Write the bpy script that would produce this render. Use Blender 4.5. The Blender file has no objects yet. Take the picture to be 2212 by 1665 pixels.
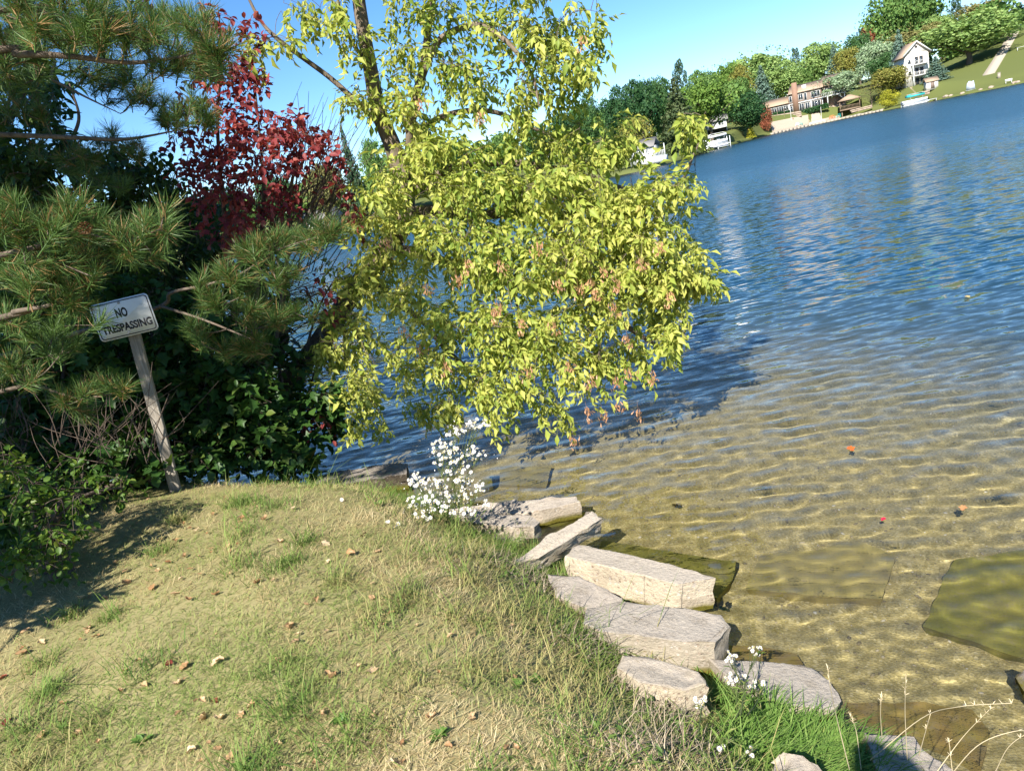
import bpy, bmesh, math, random
import numpy as np
from mathutils import Matrix, Vector, noise as mnoise

random.seed(7)
rng = np.random.default_rng(7)
PI = math.pi
sc = bpy.context.scene
COL = sc.collection

# ------------------------------------------------------------------ camera, sky, sun, exposure
EYE = 2.35                       # metres above the water
F, PITCH, ROLL = 740.0, math.radians(15.1), math.radians(12.06)
cam = bpy.data.cameras.new('camera')
cam_o = bpy.data.objects.new('camera', cam)
COL.objects.link(cam_o)
sc.camera = cam_o
cam.sensor_width = 36
cam.lens = F / 1024 * 36
cam.clip_start, cam.clip_end = 0.02, 4000
cam_o.matrix_world = (Matrix.Translation((0, 0, EYE)) @ Matrix.Rotation(PI / 2 - PITCH, 4, 'X')
                      @ Matrix.Rotation(-ROLL, 4, 'Z'))

SUN_EL, SUN_AZ = math.radians(41), math.radians(24.7)     # light travels towards SUN_AZ right of +Y
world = bpy.data.worlds.new('World')
sc.world = world
world.use_nodes = True
wn = world.node_tree
sky = wn.nodes.new('ShaderNodeTexSky')
sky.sky_type = 'NISHITA'
sky.sun_disc = False
sky.sun_elevation = SUN_EL
sky.sun_rotation = PI + SUN_AZ
sky.altitude = 2500
sky.air_density = 1.0
sky.dust_density = 0.1
sky.ozone_density = 2.5
wn.nodes['Background'].inputs[1].default_value = 0.1
hsv = wn.nodes.new('ShaderNodeHueSaturation')        # the phone's richer blue
hsv.inputs['Saturation'].default_value = 1.22
wn.links.new(sky.outputs[0], hsv.inputs['Color'])
wn.links.new(hsv.outputs[0], wn.nodes['Background'].inputs[0])

sun = bpy.data.lights.new('sun', 'SUN')
sun_o = bpy.data.objects.new('sun', sun)
COL.objects.link(sun_o)
SUN_D = Vector((math.sin(SUN_AZ) * math.cos(SUN_EL), math.cos(SUN_AZ) * math.cos(SUN_EL), -math.sin(SUN_EL)))
sun_o.rotation_euler = SUN_D.to_track_quat('-Z', 'Y').to_euler()
sun.energy = 5.0
sun.angle = math.radians(0.5)
sun.color = (1.0, 0.95, 0.86)
sun.cycles.is_caustics_light = True

sc.view_settings.view_transform = 'Standard'
sc.view_settings.look = 'None'
sc.view_settings.exposure = 1.08
sc.view_settings.gamma = 1
sc.cycles.use_denoising = True
sc.cycles.max_bounces = 10
sc.cycles.diffuse_bounces = 3
sc.cycles.glossy_bounces = 4
sc.cycles.transmission_bounces = 8
sc.cycles.transparent_max_bounces = 8
sc.cycles.sample_clamp_indirect = 6

# ------------------------------------------------------------------ picture geometry (photo seen at 2212 px width)
PS = 2212 / 1024


def ray(px, py):
    x = px / PS - 512
    y = py / PS - 385
    u = x * math.cos(ROLL) - y * math.sin(ROLL)
    v = x * math.sin(ROLL) + y * math.cos(ROLL)
    return np.array([u, F * math.cos(PITCH) - v * math.sin(PITCH), -(F * math.sin(PITCH) + v * math.cos(PITCH))])


def atz(px, py, z):
    r = ray(px, py)
    return np.array([0, 0, EYE]) + r * ((z - EYE) / r[2])


def aty(px, py, Y):
    r = ray(px, py)
    return np.array([0, 0, EYE]) + r * (Y / r[1])


def atw(px, py, depth):
    """point under flat water at a depth, seen through refraction"""
    r = ray(px, py)
    r = r / np.linalg.norm(r)
    p = np.array([0, 0, EYE]) + r * (-EYE / r[2])
    h = r[:2] / 1.333
    d = np.array([h[0], h[1], -math.sqrt(1 - h @ h)])
    return p + d * (depth / -d[2])


def C1(cx, cy):
    return 1296.1 + 0.41405 * cx, 0.41405 * cy


# ------------------------------------------------------------------ mesh helpers
def mesh_from(name, V, faces, mats=(), midx=None, smooth=False):
    """V (n,3); faces: list of int arrays (m,k)"""
    me = bpy.data.meshes.new(name)
    V = np.asarray(V, dtype=np.float32)
    me.vertices.add(len(V))
    me.vertices.foreach_set('co', V.ravel())
    faces = [np.asarray(f, dtype=np.int32) for f in faces if len(f)]
    tot = sum(f.size for f in faces)
    npoly = sum(len(f) for f in faces)
    me.loops.add(tot)
    me.loops.foreach_set('vertex_index', np.concatenate([f.ravel() for f in faces]))
    ls = []
    o = 0
    for f in faces:
        ls.append(o + np.arange(len(f), dtype=np.int32) * f.shape[1])
        o += f.size
    me.polygons.add(npoly)
    me.polygons.foreach_set('loop_start', np.concatenate(ls).astype(np.int32))
    for m in mats:
        me.materials.append(m)
    if midx is not None:
        me.polygons.foreach_set('material_index', np.asarray(midx, dtype=np.int32))
    if smooth:
        me.polygons.foreach_set('use_smooth', np.ones(npoly, dtype=bool))
    me.update(calc_edges=True)
    return me


class G:
    """collects geometry; build() links it as ONE mesh object"""

    def __init__(s):
        s.V, s.Q, s.T, s.n = [], [], [], 0

    def add(s, V, Q=None, T=None):
        V = np.asarray(V, dtype=float)
        s.V.append(V)
        if Q is not None and len(Q):
            s.Q.append(np.asarray(Q) + s.n)
        if T is not None and len(T):
            s.T.append(np.asarray(T) + s.n)
        s.n += len(V)
        return s

    def box(s, x0, x1, y0, y1, z0, z1):
        V = [(x, y, z) for z in (z0, z1) for y in (y0, y1) for x in (x0, x1)]
        return s.add(V, Q=[(0, 2, 3, 1), (4, 5, 7, 6), (0, 1, 5, 4), (2, 6, 7, 3), (0, 4, 6, 2), (1, 3, 7, 5)])

    def bar(s, a, b, w, h=None):
        a, b = Vector(a), Vector(b)
        h = h or w
        d = (b - a).normalized()
        up = Vector((0, 0, 1)) if abs(d.z) < .9 else Vector((1, 0, 0))
        r = d.cross(up).normalized() * w / 2
        u = r.cross(d).normalized() * h / 2
        V = [p + i * r + j * u for p in (a, b) for i, j in ((-1, -1), (1, -1), (1, 1), (-1, 1))]
        return s.add([tuple(v) for v in V], Q=[(0, 1, 2, 3), (7, 6, 5, 4), (0, 4, 5, 1), (1, 5, 6, 2), (2, 6, 7, 3), (3, 7, 4, 0)])

    def tube(s, pts, rad, n=6, cap=True):
        P = np.asarray(pts, dtype=float)
        k = len(P)
        R = np.interp(np.linspace(0, 1, k), np.linspace(0, 1, len(rad)), rad) if np.ndim(rad) else np.full(k, rad)
        T = np.gradient(P, axis=0)
        T /= np.linalg.norm(T, axis=1)[:, None] + 1e-9
        ref = np.array([0.31, 0.17, 0.94])
        A = np.cross(T, ref)
        bad = np.linalg.norm(A, axis=1) < 0.15
        A[bad] = np.cross(T[bad], [1, 0, 0])
        A /= np.linalg.norm(A, axis=1)[:, None]
        B = np.cross(T, A)
        th = np.arange(n) * 2 * PI / n
        ring = P[:, None] + R[:, None, None] * (np.cos(th)[None, :, None] * A[:, None] + np.sin(th)[None, :, None] * B[:, None])
        i = np.arange(k * n).reshape(k, n)
        j = np.roll(i, -1, 1)
        Q = np.stack([i[:-1], j[:-1], j[1:], i[1:]], -1).reshape(-1, 4)
        V = np.concatenate([ring.reshape(-1, 3), P[-1:]])
        Tt = np.stack([i[-1], j[-1], np.full(n, k * n)], -1) if cap else None
        return s.add(V, Q, Tt)

    def prism(s, poly, y0, y1):
        """poly in x,z extruded along y"""
        n = len(poly)
        V = [(x, y0, z) for x, z in poly] + [(x, y1, z) for x, z in poly]
        Q = [(i, (i + 1) % n, (i + 1) % n + n, i + n) for i in range(n)]
        s.add(V, Q)
        b = s.n - 2 * n
        T = []
        for i in range(1, n - 1):
            T += [(b, b + i + 1, b + i), (b + n, b + n + i, b + n + i + 1)]
        s.T.append(np.array(T))
        return s

    def arrays(s):
        return np.concatenate(s.V), [np.concatenate(x) for x in (s.Q, s.T) if x]

    def mesh(s, name, mat, smooth=False):
        V, fs = s.arrays()
        return mesh_from(name, V, fs, [mat] if mat else [], None, smooth)

    def build(s, name, mat, parent=None, smooth=False, world=False):
        V, fs = s.arrays()
        if parent is not None and world:
            V = V - np.array(parent.location)
        return link(name, mesh_from(name, V, fs, [mat] if mat else [], None, smooth), parent)


def link(name, me, parent=None):
    o = bpy.data.objects.new(name, me)
    COL.objects.link(o)
    if parent is not None:
        o.parent = parent
    return o


def tag(o, label=None, cat=None, group=None, kind=None):
    if label:
        o['label'] = label
    if cat:
        o['category'] = cat
    if group:
        o['group'] = group
    if kind:
        o['kind'] = kind
    return o


def thing(name, label, cat, loc=(0, 0, 0), rz=0, group=None):
    o = bpy.data.objects.new(name, None)
    COL.objects.link(o)
    o.empty_display_size = 0.1
    o.location = [float(c) for c in loc]
    o.rotation_euler = (0, 0, rz)
    return tag(o, label, cat, group)


def spline(pts, n=8):
    """Catmull-Rom through points"""
    P = [np.asarray(p, dtype=float) for p in pts]
    P = [2 * P[0] - P[1]] + P + [2 * P[-1] - P[-2]]
    out = []
    for i in range(1, len(P) - 2):
        for t in np.linspace(0, 1, n, endpoint=False):
            a, b, c, d = P[i - 1:i + 3]
            out.append(.5 * (2 * b + (c - a) * t + (2 * a - 5 * b + 4 * c - d) * t * t + (3 * b - a - 3 * c + d) * t ** 3))
    out.append(P[-2])
    return np.array(out)


def frames(D, roll=None, up=(0, 0, 1)):
    """rotation matrices (n,3,3) whose columns are x,y,z with y along D and z near up"""
    D = D / (np.linalg.norm(D, axis=1)[:, None] + 1e-9)
    U = np.tile(np.asarray(up, dtype=float), (len(D), 1))
    par = np.abs((D * U).sum(1)) > .97
    U[par] = [0.6, 0.75, 0.2]
    X = np.cross(D, U)
    X /= np.linalg.norm(X, axis=1)[:, None]
    Z = np.cross(X, D)
    if roll is not None:
        c, s = np.cos(roll)[:, None], np.sin(roll)[:, None]
        X, Z = X * c + Z * s, -X * s + Z * c
    return np.stack([X, D, Z], -1)


def scatter(tmpl, R, S, P):
    """copies of a template (V, Q, T) -> arrays; R (n,3,3), S (n,), P (n,3)"""
    V, Q, T = tmpl
    n, k = len(P), len(V)
    W = np.einsum('nij,kj->nki', R * S[:, None, None], V) + P[:, None]
    off = (np.arange(n) * k)[:, None, None]
    return (W.reshape(-1, 3), (Q[None] + off).reshape(-1, 4) if len(Q) else [], (T[None] + off).reshape(-1, 3) if len(T) else [])


def tmpl_of(g):
    V = np.concatenate(g.V)
    Q = np.concatenate(g.Q) if g.Q else np.zeros((0, 4), int)
    T = np.concatenate(g.T) if g.T else np.zeros((0, 3), int)
    return V, Q, T


def randdir(n):
    v = rng.normal(size=(n, 3))
    return v / np.linalg.norm(v, axis=1)[:, None]


# ------------------------------------------------------------------ material helpers
def mat(name, base=(.5, .5, .5), rough=.7, spec=.3):
    m = bpy.data.materials.new(name)
    m.use_nodes = True
    b = m.node_tree.nodes['Principled BSDF']
    b.inputs['Base Color'].default_value = (*base, 1)
    b.inputs['Roughness'].default_value = rough
    b.inputs['Specular IOR Level'].default_value = spec
    return m


def N(m, t, **kw):
    n = m.node_tree.nodes.new(t)
    for k, v in kw.items():
        if k.startswith('i_'):
            n.inputs[k[2:].replace('_', ' ')].default_value = v
        else:
            setattr(n, k, v)
    return n


def L(m, a, b):
    m.node_tree.links.new(a, b)


def ramp(m, fac, stops, interp='LINEAR'):
    r = N(m, 'ShaderNodeValToRGB')
    r.color_ramp.interpolation = interp
    e = r.color_ramp.elements
    while len(e) < len(stops):
        e.new(.5)
    for i, (p, c) in enumerate(stops):
        e[i].position = p
        e[i].color = (*c, 1) if len(c) == 3 else c
    L(m, fac, r.inputs[0])
    return r.outputs[0]


def mixc(m, fac, a, b, mode='MIX'):
    x = N(m, 'ShaderNodeMix', data_type='RGBA', blend_type=mode)
    for s, v in ((0, fac), (6, a), (7, b)):
        if isinstance(v, (int, float)):
            x.inputs[s].default_value = v
        elif isinstance(v, tuple):
            x.inputs[s].default_value = (*v, 1)
        else:
            L(m, v, x.inputs[s])
    return x.outputs[2]


def noise_n(m, scale, detail=4, rough=.55, vec=None, dist=0):
    n = N(m, 'ShaderNodeTexNoise')
    n.inputs['Scale'].default_value = scale
    n.inputs['Detail'].default_value = detail
    n.inputs['Roughness'].default_value = rough
    n.inputs['Distortion'].default_value = dist
    if vec is not None:
        L(m, vec, n.inputs['Vector'])
    return n.outputs[0]


def posn(m):
    return N(m, 'ShaderNodeNewGeometry').outputs['Position']


def math_n(m, op, a, b=None, clamp=False):
    x = N(m, 'ShaderNodeMath', operation=op, use_clamp=clamp)
    for i, v in enumerate((a, b)):
        if v is None:
            continue
        if isinstance(v, (int, float)):
            x.inputs[i].default_value = v
        else:
            L(m, v, x.inputs[i])
    return x.outputs[0]


def bump(m, h, strength=.5, dist=.02):
    b = N(m, 'ShaderNodeBump')
    b.inputs['Strength'].default_value = strength
    b.inputs['Distance'].default_value = dist
    L(m, h, b.inputs['Height'])
    L(m, b.outputs[0], m.node_tree.nodes['Principled BSDF'].inputs['Normal'])


def leafmat(name, stops, transl=.35, rough=.45, spec=.35, objrand=False, tint=None):
    """leaf material: colour by random per island, diffuse + translucent"""
    m = mat(name, rough=rough, spec=spec)
    b = m.node_tree.nodes['Principled BSDF']
    src = N(m, 'ShaderNodeObjectInfo').outputs['Random'] if objrand else N(m, 'ShaderNodeNewGeometry').outputs['Random Per Island']
    if not objrand:      # neighbouring leaves turn together
        src = math_n(m, 'ADD', math_n(m, 'MULTIPLY', src, .7), math_n(m, 'MULTIPLY', math_n(m, 'SUBTRACT', noise_n(m, 2.6, 3), .40), .8))
    c = ramp(m, src, stops)
    L(m, c, b.inputs['Base Color'])
    t = N(m, 'ShaderNodeBsdfTranslucent')
    tc = mixc(m, 1.0, c, tint or (1.15, 1.1, .7), 'MULTIPLY')
    L(m, tc, t.inputs[0])
    x = N(m, 'ShaderNodeMixShader')
    x.inputs[0].default_value = transl
    L(m, b.outputs[0], x.inputs[1])
    L(m, t.outputs[0], x.inputs[2])
    L(m, x.outputs[0], m.node_tree.nodes['Material Output'].inputs[0])
    return m


def barkmat(name, a, b, scale=18):
    m = mat(name, rough=.9, spec=.1)
    mp = N(m, 'ShaderNodeMapping')
    mp.inputs['Scale'].default_value = (1, 1, .22)
    L(m, posn(m), mp.inputs[0])
    n = noise_n(m, scale, 6, .65, mp.outputs[0])
    L(m, ramp(m, n, [(.3, a), (.7, b)]), m.node_tree.nodes['Principled BSDF'].inputs['Base Color'])
    bump(m, n, .8, .02)
    return m


BASE = lambda m: m.node_tree.nodes['Principled BSDF'].inputs['Base Color']

# ------------------------------------------------------------------ SETTING: shore, lawn, lake bed, water
SHORE = np.array([(-80, 60), (-40, 34), (-22, 17), (-12, 10.6), (-6, 8.3), (-4, 7.5), (-2.7, 6.7), (-1.73, 6.1), (-1.05, 5.72), (-.57, 5.36), (-.2, 4.85),
                  (.07, 4.25), (.3, 3.7), (.40, 3.2), (.52, 2.8), (.78, 2.42), (1.08, 2.05), (1.3, 1.55), (1.7, .8), (2.6, -1.2), (5, -5), (20, -20), (80, -60)], dtype=float)
LAND = np.concatenate([SHORE, [(80, -200), (-200, -200), (-200, 60)]])


def shore_dist(X, Y):
    """signed distance to the waterline, positive on land"""
    p = np.stack([X.ravel(), Y.ravel()], -1)
    best = np.full(len(p), 1e9)
    for a, b in zip(SHORE[:-1], SHORE[1:]):
        ab = b - a
        t = np.clip(((p - a) @ ab) / (ab @ ab), 0, 1)
        d = np.linalg.norm(p - a - t[:, None] * ab, axis=1)
        best = np.minimum(best, d)
    ins = np.zeros(len(p), bool)
    for (x1, y1), (x2, y2) in zip(LAND, np.roll(LAND, -1, 0)):
        c = ((y1 > p[:, 1]) != (y2 > p[:, 1]))
        if y1 != y2:
            c &= p[:, 0] < (x2 - x1) * (p[:, 1] - y1) / (y2 - y1) + x1
        ins ^= c
    return np.where(ins, best, -best).reshape(X.shape)


def sstep(a, b, x):
    t = np.clip((x - a) / (b - a), 0, 1)
    return t * t * (3 - 2 * t)


def wob(X, Y, s, seed=0):
    r = np.random.default_rng(seed)
    z = 0 * X
    for k in range(7):
        th = r.random() * 6.28
        w = s * (.5 + r.random())
        z = z + np.sin((np.cos(th) * X + np.sin(th) * Y) * w + r.random() * 6.28)
    return z / 7


def land_z(X, Y, d=None):
    X, Y = np.asarray(X, float), np.asarray(Y, float)
    d = shore_dist(X, Y) if d is None else d
    z = .02 + .50 * sstep(-.05, 1.0, d) + .20 * sstep(.3, 1.8, d) + .02 * np.maximum(d - 4, 0)
    return z + (.035 * wob(X, Y, 2.6, 3) + .018 * wob(X, Y, 8, 4) + .012 * wob(X, Y, 21, 5)) * sstep(0, .4, d) - .9 * np.maximum(-d, 0)


def ground(px, py, up=0.0):
    """first point of the lawn met by the sight line through a photo pixel"""
    Ys = np.arange(1.2, 9.0, .02)
    r = ray(px, py)
    P = np.array([0, 0, EYE]) + r[None] * (Ys / r[1])[:, None]
    k = np.nonzero(P[:, 2] <= land_z(P[:, 0], P[:, 1]) + up)[0]
    return P[k[0]] if len(k) else P[-1]


def bed_z(X, Y, d):
    o = np.maximum(-d, 0)
    z = -.05 - .10 * sstep(0, .6, o) - .075 * o - .05 * np.maximum(o - 4, 0) - .08 * np.maximum(o - 8, 0)
    z = np.maximum(z, -7 - .3 * wob(X, Y, .1, 2)) + .015 * wob(X, Y, 5, 8)
    return np.where(d > 0, -.05 + .0 * d, z)


def grid_mesh(name, xs, ys, zfn, m, keep=None, smooth=True):
    X, Y = np.meshgrid(xs, ys)
    d = shore_dist(X, Y)
    Z = zfn(X, Y, d)
    n, k = X.shape
    i = np.arange(n * k).reshape(n, k)
    q = np.stack([i[:-1, :-1], i[:-1, 1:], i[1:, 1:], i[1:, :-1]], -1).reshape(-1, 4)
    if keep is not None:
        q = q[keep(d).ravel()[q].all(1)]
    V = np.stack([X, Y, Z], -1).reshape(-1, 3)
    used = np.unique(q)
    mp = np.full(len(V), -1)
    mp[used] = np.arange(len(used))
    return link(name, mesh_from(name, V[used], [mp[q]], [m], None, smooth))


def axis(*segs):
    out = [np.arange(a, b, s) for a, b, s in segs]
    return np.concatenate(out)


# soil under the grass
m_soil = mat('lawn_soil', rough=.95, spec=.1)
pn = posn(m_soil)
c = mixc(m_soil, noise_n(m_soil, 1.3, 5), (.13, .135, .05), (.25, .23, .10))
c = mixc(m_soil, math_n(m_soil, 'MULTIPLY', noise_n(m_soil, 60, 6, .7), .8), c, (.40, .33, .17))
L(m_soil, c, BASE(m_soil))
bump(m_soil, noise_n(m_soil, 90, 5, .7), .8, .02)
lawn = grid_mesh('lawn', axis((-200, -20, 6), (-20, -5, .5), (-5, 2.4, .07), (2.4, 12, .6), (12, 100, 8)),
                 axis((-200, -20, 8), (-20, 0, .6), (0, 8, .07), (8, 20, .6), (20, 62, 4)), land_z, m_soil, keep=lambda d: d > -.5)
tag(lawn, kind='structure')

# lake bed: sand and gravel close in, the blue of deep water painted into the colour further out
m_bed = mat('lake_bed_gravel', rough=.95, spec=.1)
geo = posn(m_bed)
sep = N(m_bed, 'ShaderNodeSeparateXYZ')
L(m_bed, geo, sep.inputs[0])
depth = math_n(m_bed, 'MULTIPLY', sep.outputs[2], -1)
vor = N(m_bed, 'ShaderNodeTexVoronoi')
vor.inputs['Scale'].default_value = 75
L(m_bed, geo, vor.inputs['Vector'])
peb = ramp(m_bed, vor.outputs['Color'], [(0, (.10, .08, .04)), (.4, (.24, .19, .095)), (.8, (.40, .33, .19)), (1, (.56, .48, .34))])
sand = mixc(m_bed, noise_n(m_bed, 2.5, 5), (.40, .31, .115), (.58, .47, .20))
c = mixc(m_bed, .6, sand, peb)
c = mixc(m_bed, ramp(m_bed, noise_n(m_bed, 1.1, 4), [(.45, (0, 0, 0)), (.65, (1, 1, 1))]), c, mixc(m_bed, .5, c, (.16, .14, .03)))
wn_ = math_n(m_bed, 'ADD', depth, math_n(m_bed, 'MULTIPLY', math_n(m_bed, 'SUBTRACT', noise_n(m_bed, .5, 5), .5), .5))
weed = ramp(m_bed, math_n(m_bed, 'DIVIDE', wn_, 2.4), [(.15, (0, 0, 0)), (.30, (.8, .8, .8)), (.5, (1, 1, 1))])  # depth mask for the painted blue, standing in for light scattered in deep water
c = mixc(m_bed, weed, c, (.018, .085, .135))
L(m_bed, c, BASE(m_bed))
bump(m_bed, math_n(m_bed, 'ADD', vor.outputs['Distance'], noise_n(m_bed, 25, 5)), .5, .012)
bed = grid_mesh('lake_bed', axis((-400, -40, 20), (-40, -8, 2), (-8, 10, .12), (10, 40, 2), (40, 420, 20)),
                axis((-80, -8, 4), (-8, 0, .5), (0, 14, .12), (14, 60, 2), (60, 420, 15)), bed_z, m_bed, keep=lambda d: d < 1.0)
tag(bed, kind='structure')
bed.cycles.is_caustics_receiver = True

# water: one sheet, polar grid so the ripples are real geometry close in
m_water = mat('lake_water', (.93, .97, .96), 0.0, .5)
wb = m_water.node_tree.nodes['Principled BSDF']
wb.inputs['Transmission Weight'].default_value = 1
wb.inputs['IOR'].default_value = 1.333
wp = posn(m_water)
mp1 = N(m_water, 'ShaderNodeMapping')
mp1.inputs['Rotation'].default_value = (0, 0, math.radians(-14))
mp1.inputs['Scale'].default_value = (.45, 1.25, 1)
L(m_water, wp, mp1.inputs[0])
ln = N(m_water, 'ShaderNodeVectorMath', operation='LENGTH')
L(m_water, wp, ln.inputs[0])
far_f = N(m_water, 'ShaderNodeMapRange')
far_f.inputs[1].default_value, far_f.inputs[2].default_value = 3, 13
far_f.inputs[3].default_value, far_f.inputs[4].default_value = .06, 1
L(m_water, ln.outputs['Value'], far_f.inputs[0])
def wnoise(scale, det):
    n = N(m_water, 'ShaderNodeTexNoise')
    n.inputs['Scale'].default_value = scale
    n.inputs['Detail'].default_value = det
    n.inputs['Roughness'].default_value = .5
    L(m_water, mp1.outputs[0], n.inputs['Vector'])
    v = N(m_water, 'ShaderNodeVectorMath', operation='SUBTRACT')
    L(m_water, n.outputs['Color'], v.inputs[0])
    v.inputs[1].default_value = (.5, .5, .5)
    return v.outputs[0]


def vm(op, a, b):
    v = N(m_water, 'ShaderNodeVectorMath', operation=op)
    L(m_water, a, v.inputs[0])
    if isinstance(b, tuple):
        v.inputs[1].default_value = b
    else:
        L(m_water, b, v.inputs[1])
    return v.outputs[0]


slope = vm('ADD', vm('MULTIPLY', wnoise(8, 2), (.5, 1.1, 0)), vm('MULTIPLY', wnoise(2.2, 2), (.12, .26, 0)))
sc_v = N(m_water, 'ShaderNodeVectorMath', operation='SCALE')
L(m_water, slope, sc_v.inputs[0])
L(m_water, far_f.outputs[0], sc_v.inputs['Scale'])
far_g = N(m_water, 'ShaderNodeMapRange')          # ripples too fine to model further out
far_g.inputs[1].default_value, far_g.inputs[2].default_value = 9, 60
far_g.inputs[3].default_value, far_g.inputs[4].default_value = 0, .34
L(m_water, ln.outputs['Value'], far_g.inputs[0])
L(m_water, far_g.outputs[0], wb.inputs['Roughness'])
nrm = vm('ADD', N(m_water, 'ShaderNodeNewGeometry').outputs['Normal'], sc_v.outputs[0])
nn = N(m_water, 'ShaderNodeVectorMath', operation='NORMALIZE')
L(m_water, nrm, nn.inputs[0])
L(m_water, nn.outputs[0], wb.inputs['Normal'])

comps = []
for k in range(52):
    Lw = .062 * 2 ** (rng.random() * 2.0)
    th = math.radians(104) + rng.normal() * 1.0
    comps.append((Lw, 2 * PI / Lw * math.cos(th), 2 * PI / Lw * math.sin(th), rng.random() * 6.28, .0034 * Lw * (.5 + rng.random())))
rs = np.exp(np.concatenate([np.arange(0, math.log(9), .0048), np.arange(math.log(9), math.log(330), .012)]))
az = np.arange(math.radians(-72), math.radians(66), .0055)
A, Rr = np.meshgrid(az, rs)
WX, WY = Rr * np.sin(A), Rr * np.cos(A)
WZ = 0 * WX
res = Rr * np.where(Rr < 9, .0052, .012)
patch = .65 + .5 * wob(WX, WY, 1.1, 11)
calm = .36 + .64 * sstep(1.8, 4.2, WY + .25 * WX)
for Lw, kx, ky, ph, a in comps:
    WZ += a * np.sin(kx * WX + ky * WY + ph) * np.clip((Lw / res - 2.6) / 3, 0, 1)
WZ *= patch * calm
n_, k_ = WX.shape
i_ = np.arange(n_ * k_).reshape(n_, k_)
q_ = np.stack([i_[:-1, :-1], i_[:-1, 1:], i_[1:, 1:], i_[1:, :-1]], -1).reshape(-1, 4)
sd = shore_dist(WX, WY)
q_ = q_[(sd.ravel()[q_] < 1.2).any(1)]
Vw = np.stack([WX, WY, WZ], -1).reshape(-1, 3)
us = np.unique(q_)
mpw = np.full(len(Vw), -1)
mpw[us] = np.arange(len(us))
water = link('water', mesh_from('water', Vw[us], [mpw[q_]], [m_water], None, True))
tag(water, kind='structure')
water.cycles.is_caustics_caster = True

# ------------------------------------------------------------------ far shore terrain
SH_AZ, SH_R = [], []
for cx, cy, r in ((-2500, 1500, 130), (-1200, 1200, 125), (-500, 1000, 118), (200, 885, 112), (420, 815, 135), (640, 760, 172), (760, 727, 205), (870, 700, 228), (1100, 650, 245),
                  (1270, 605, 248), (1480, 565, 240), (1700, 525, 228), (1920, 470, 218), (2212, 415, 210), (2700, 330, 200), (3300, 250, 190)):
    r_ = ray(*C1(cx, cy))
    SH_AZ.append(math.atan2(r_[0], r_[1]))
    SH_R.append(r)
SH_AZ, SH_R = np.array(SH_AZ), np.array(SH_R, float)
o_ = np.argsort(SH_AZ)
SH_AZ, SH_R = SH_AZ[o_], SH_R[o_]


def c_az(cx, cy=500):
    r = ray(*C1(cx, cy))
    return math.atan2(r[0], r[1])


AZ_L, AZ_H, AZ_R = c_az(500, 760), c_az(900, 650), c_az(1700, 500)


def far_z(X, Y):
    X, Y = np.asarray(X, float), np.asarray(Y, float)
    a, r = np.arctan2(X, Y), np.hypot(X, Y)
    t = r - np.interp(a, SH_AZ, SH_R)
    w = sstep(AZ_L, AZ_H, a)
    wr = sstep(c_az(1650), c_az(2100), a)
    zl = .5 * sstep(-2, 1, t) + 2.0 * sstep(8, 40, t) + .04 * np.clip(t - 40, 0, 120)
    zh = .5 * sstep(-2, 1, t) + 4.2 * sstep(7, 17, t) + .07 * np.clip(t - 17, 0, 120)
    zr = .5 * sstep(-2, 1, t) + 1.2 * sstep(2, 14, t) + .155 * np.clip(t - 10, 0, 95)
    z = zl * (1 - w) + (zh * (1 - wr) + zr * wr) * w
    z = np.where(t < -2, -1.2, z - 1.2 * (1 - sstep(-3, -.5, t)))
    return z + .25 * wob(X, Y, .12, 5) * sstep(2, 15, t)


m_far = mat('far_bank_grass', rough=.95, spec=.1)
fp = posn(m_far)
c = mixc(m_far, ramp(m_far, noise_n(m_far, .06, 5), [(.35, (0, 0, 0)), (.65, (1, 1, 1))]), (.10, .13, .035), (.17, .17, .06))
c = mixc(m_far, ramp(m_far, noise_n(m_far, .25, 6, .7), [(.5, (0, 0, 0)), (.7, (.6, .6, .6))]), c, (.22, .17, .08))
L(m_far, c, BASE(m_far))
bump(m_far, noise_n(m_far, 3, 5), .6, .2)
fa = np.arange(math.radians(-70), math.radians(72), .006)
ft = np.concatenate([np.arange(-6, 20, .8), np.arange(20, 60, 3), np.arange(60, 200, 10), np.arange(200, 900, 60)])
FA, FT = np.meshgrid(fa, ft)
FR = np.interp(FA, SH_AZ, SH_R) + FT
FX, FY = FR * np.sin(FA), FR * np.cos(FA)
fi = np.arange(FX.size).reshape(FX.shape)
fq = np.stack([fi[:-1, :-1], fi[:-1, 1:], fi[1:, 1:], fi[1:, :-1]], -1).reshape(-1, 4)
tag(link('far_bank', mesh_from('far_bank', np.stack([FX, FY, far_z(FX, FY)], -1).reshape(-1, 3), [fq], [m_far], None, True)), kind='structure')


def fspot(cx, cy, r):
    """ground point of the far bank below picture column cx (crop pixels) at range r"""
    d = ray(*C1(cx, cy))
    a = math.atan2(d[0], d[1])
    x, y = r * math.sin(a), r * math.cos(a)
    return np.array([x, y, float(far_z(x, y))])


def fz(cx, cy, r):
    """height seen at crop pixel at range r"""
    d = ray(*C1(cx, cy))
    return EYE + d[2] * r / math.hypot(d[0], d[1])


def face_cam(p):
    return -math.atan2(p[0], p[1])


MPP = lambda r: 0.7667 / 4 * r / F          # metres per crop pixel

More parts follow.
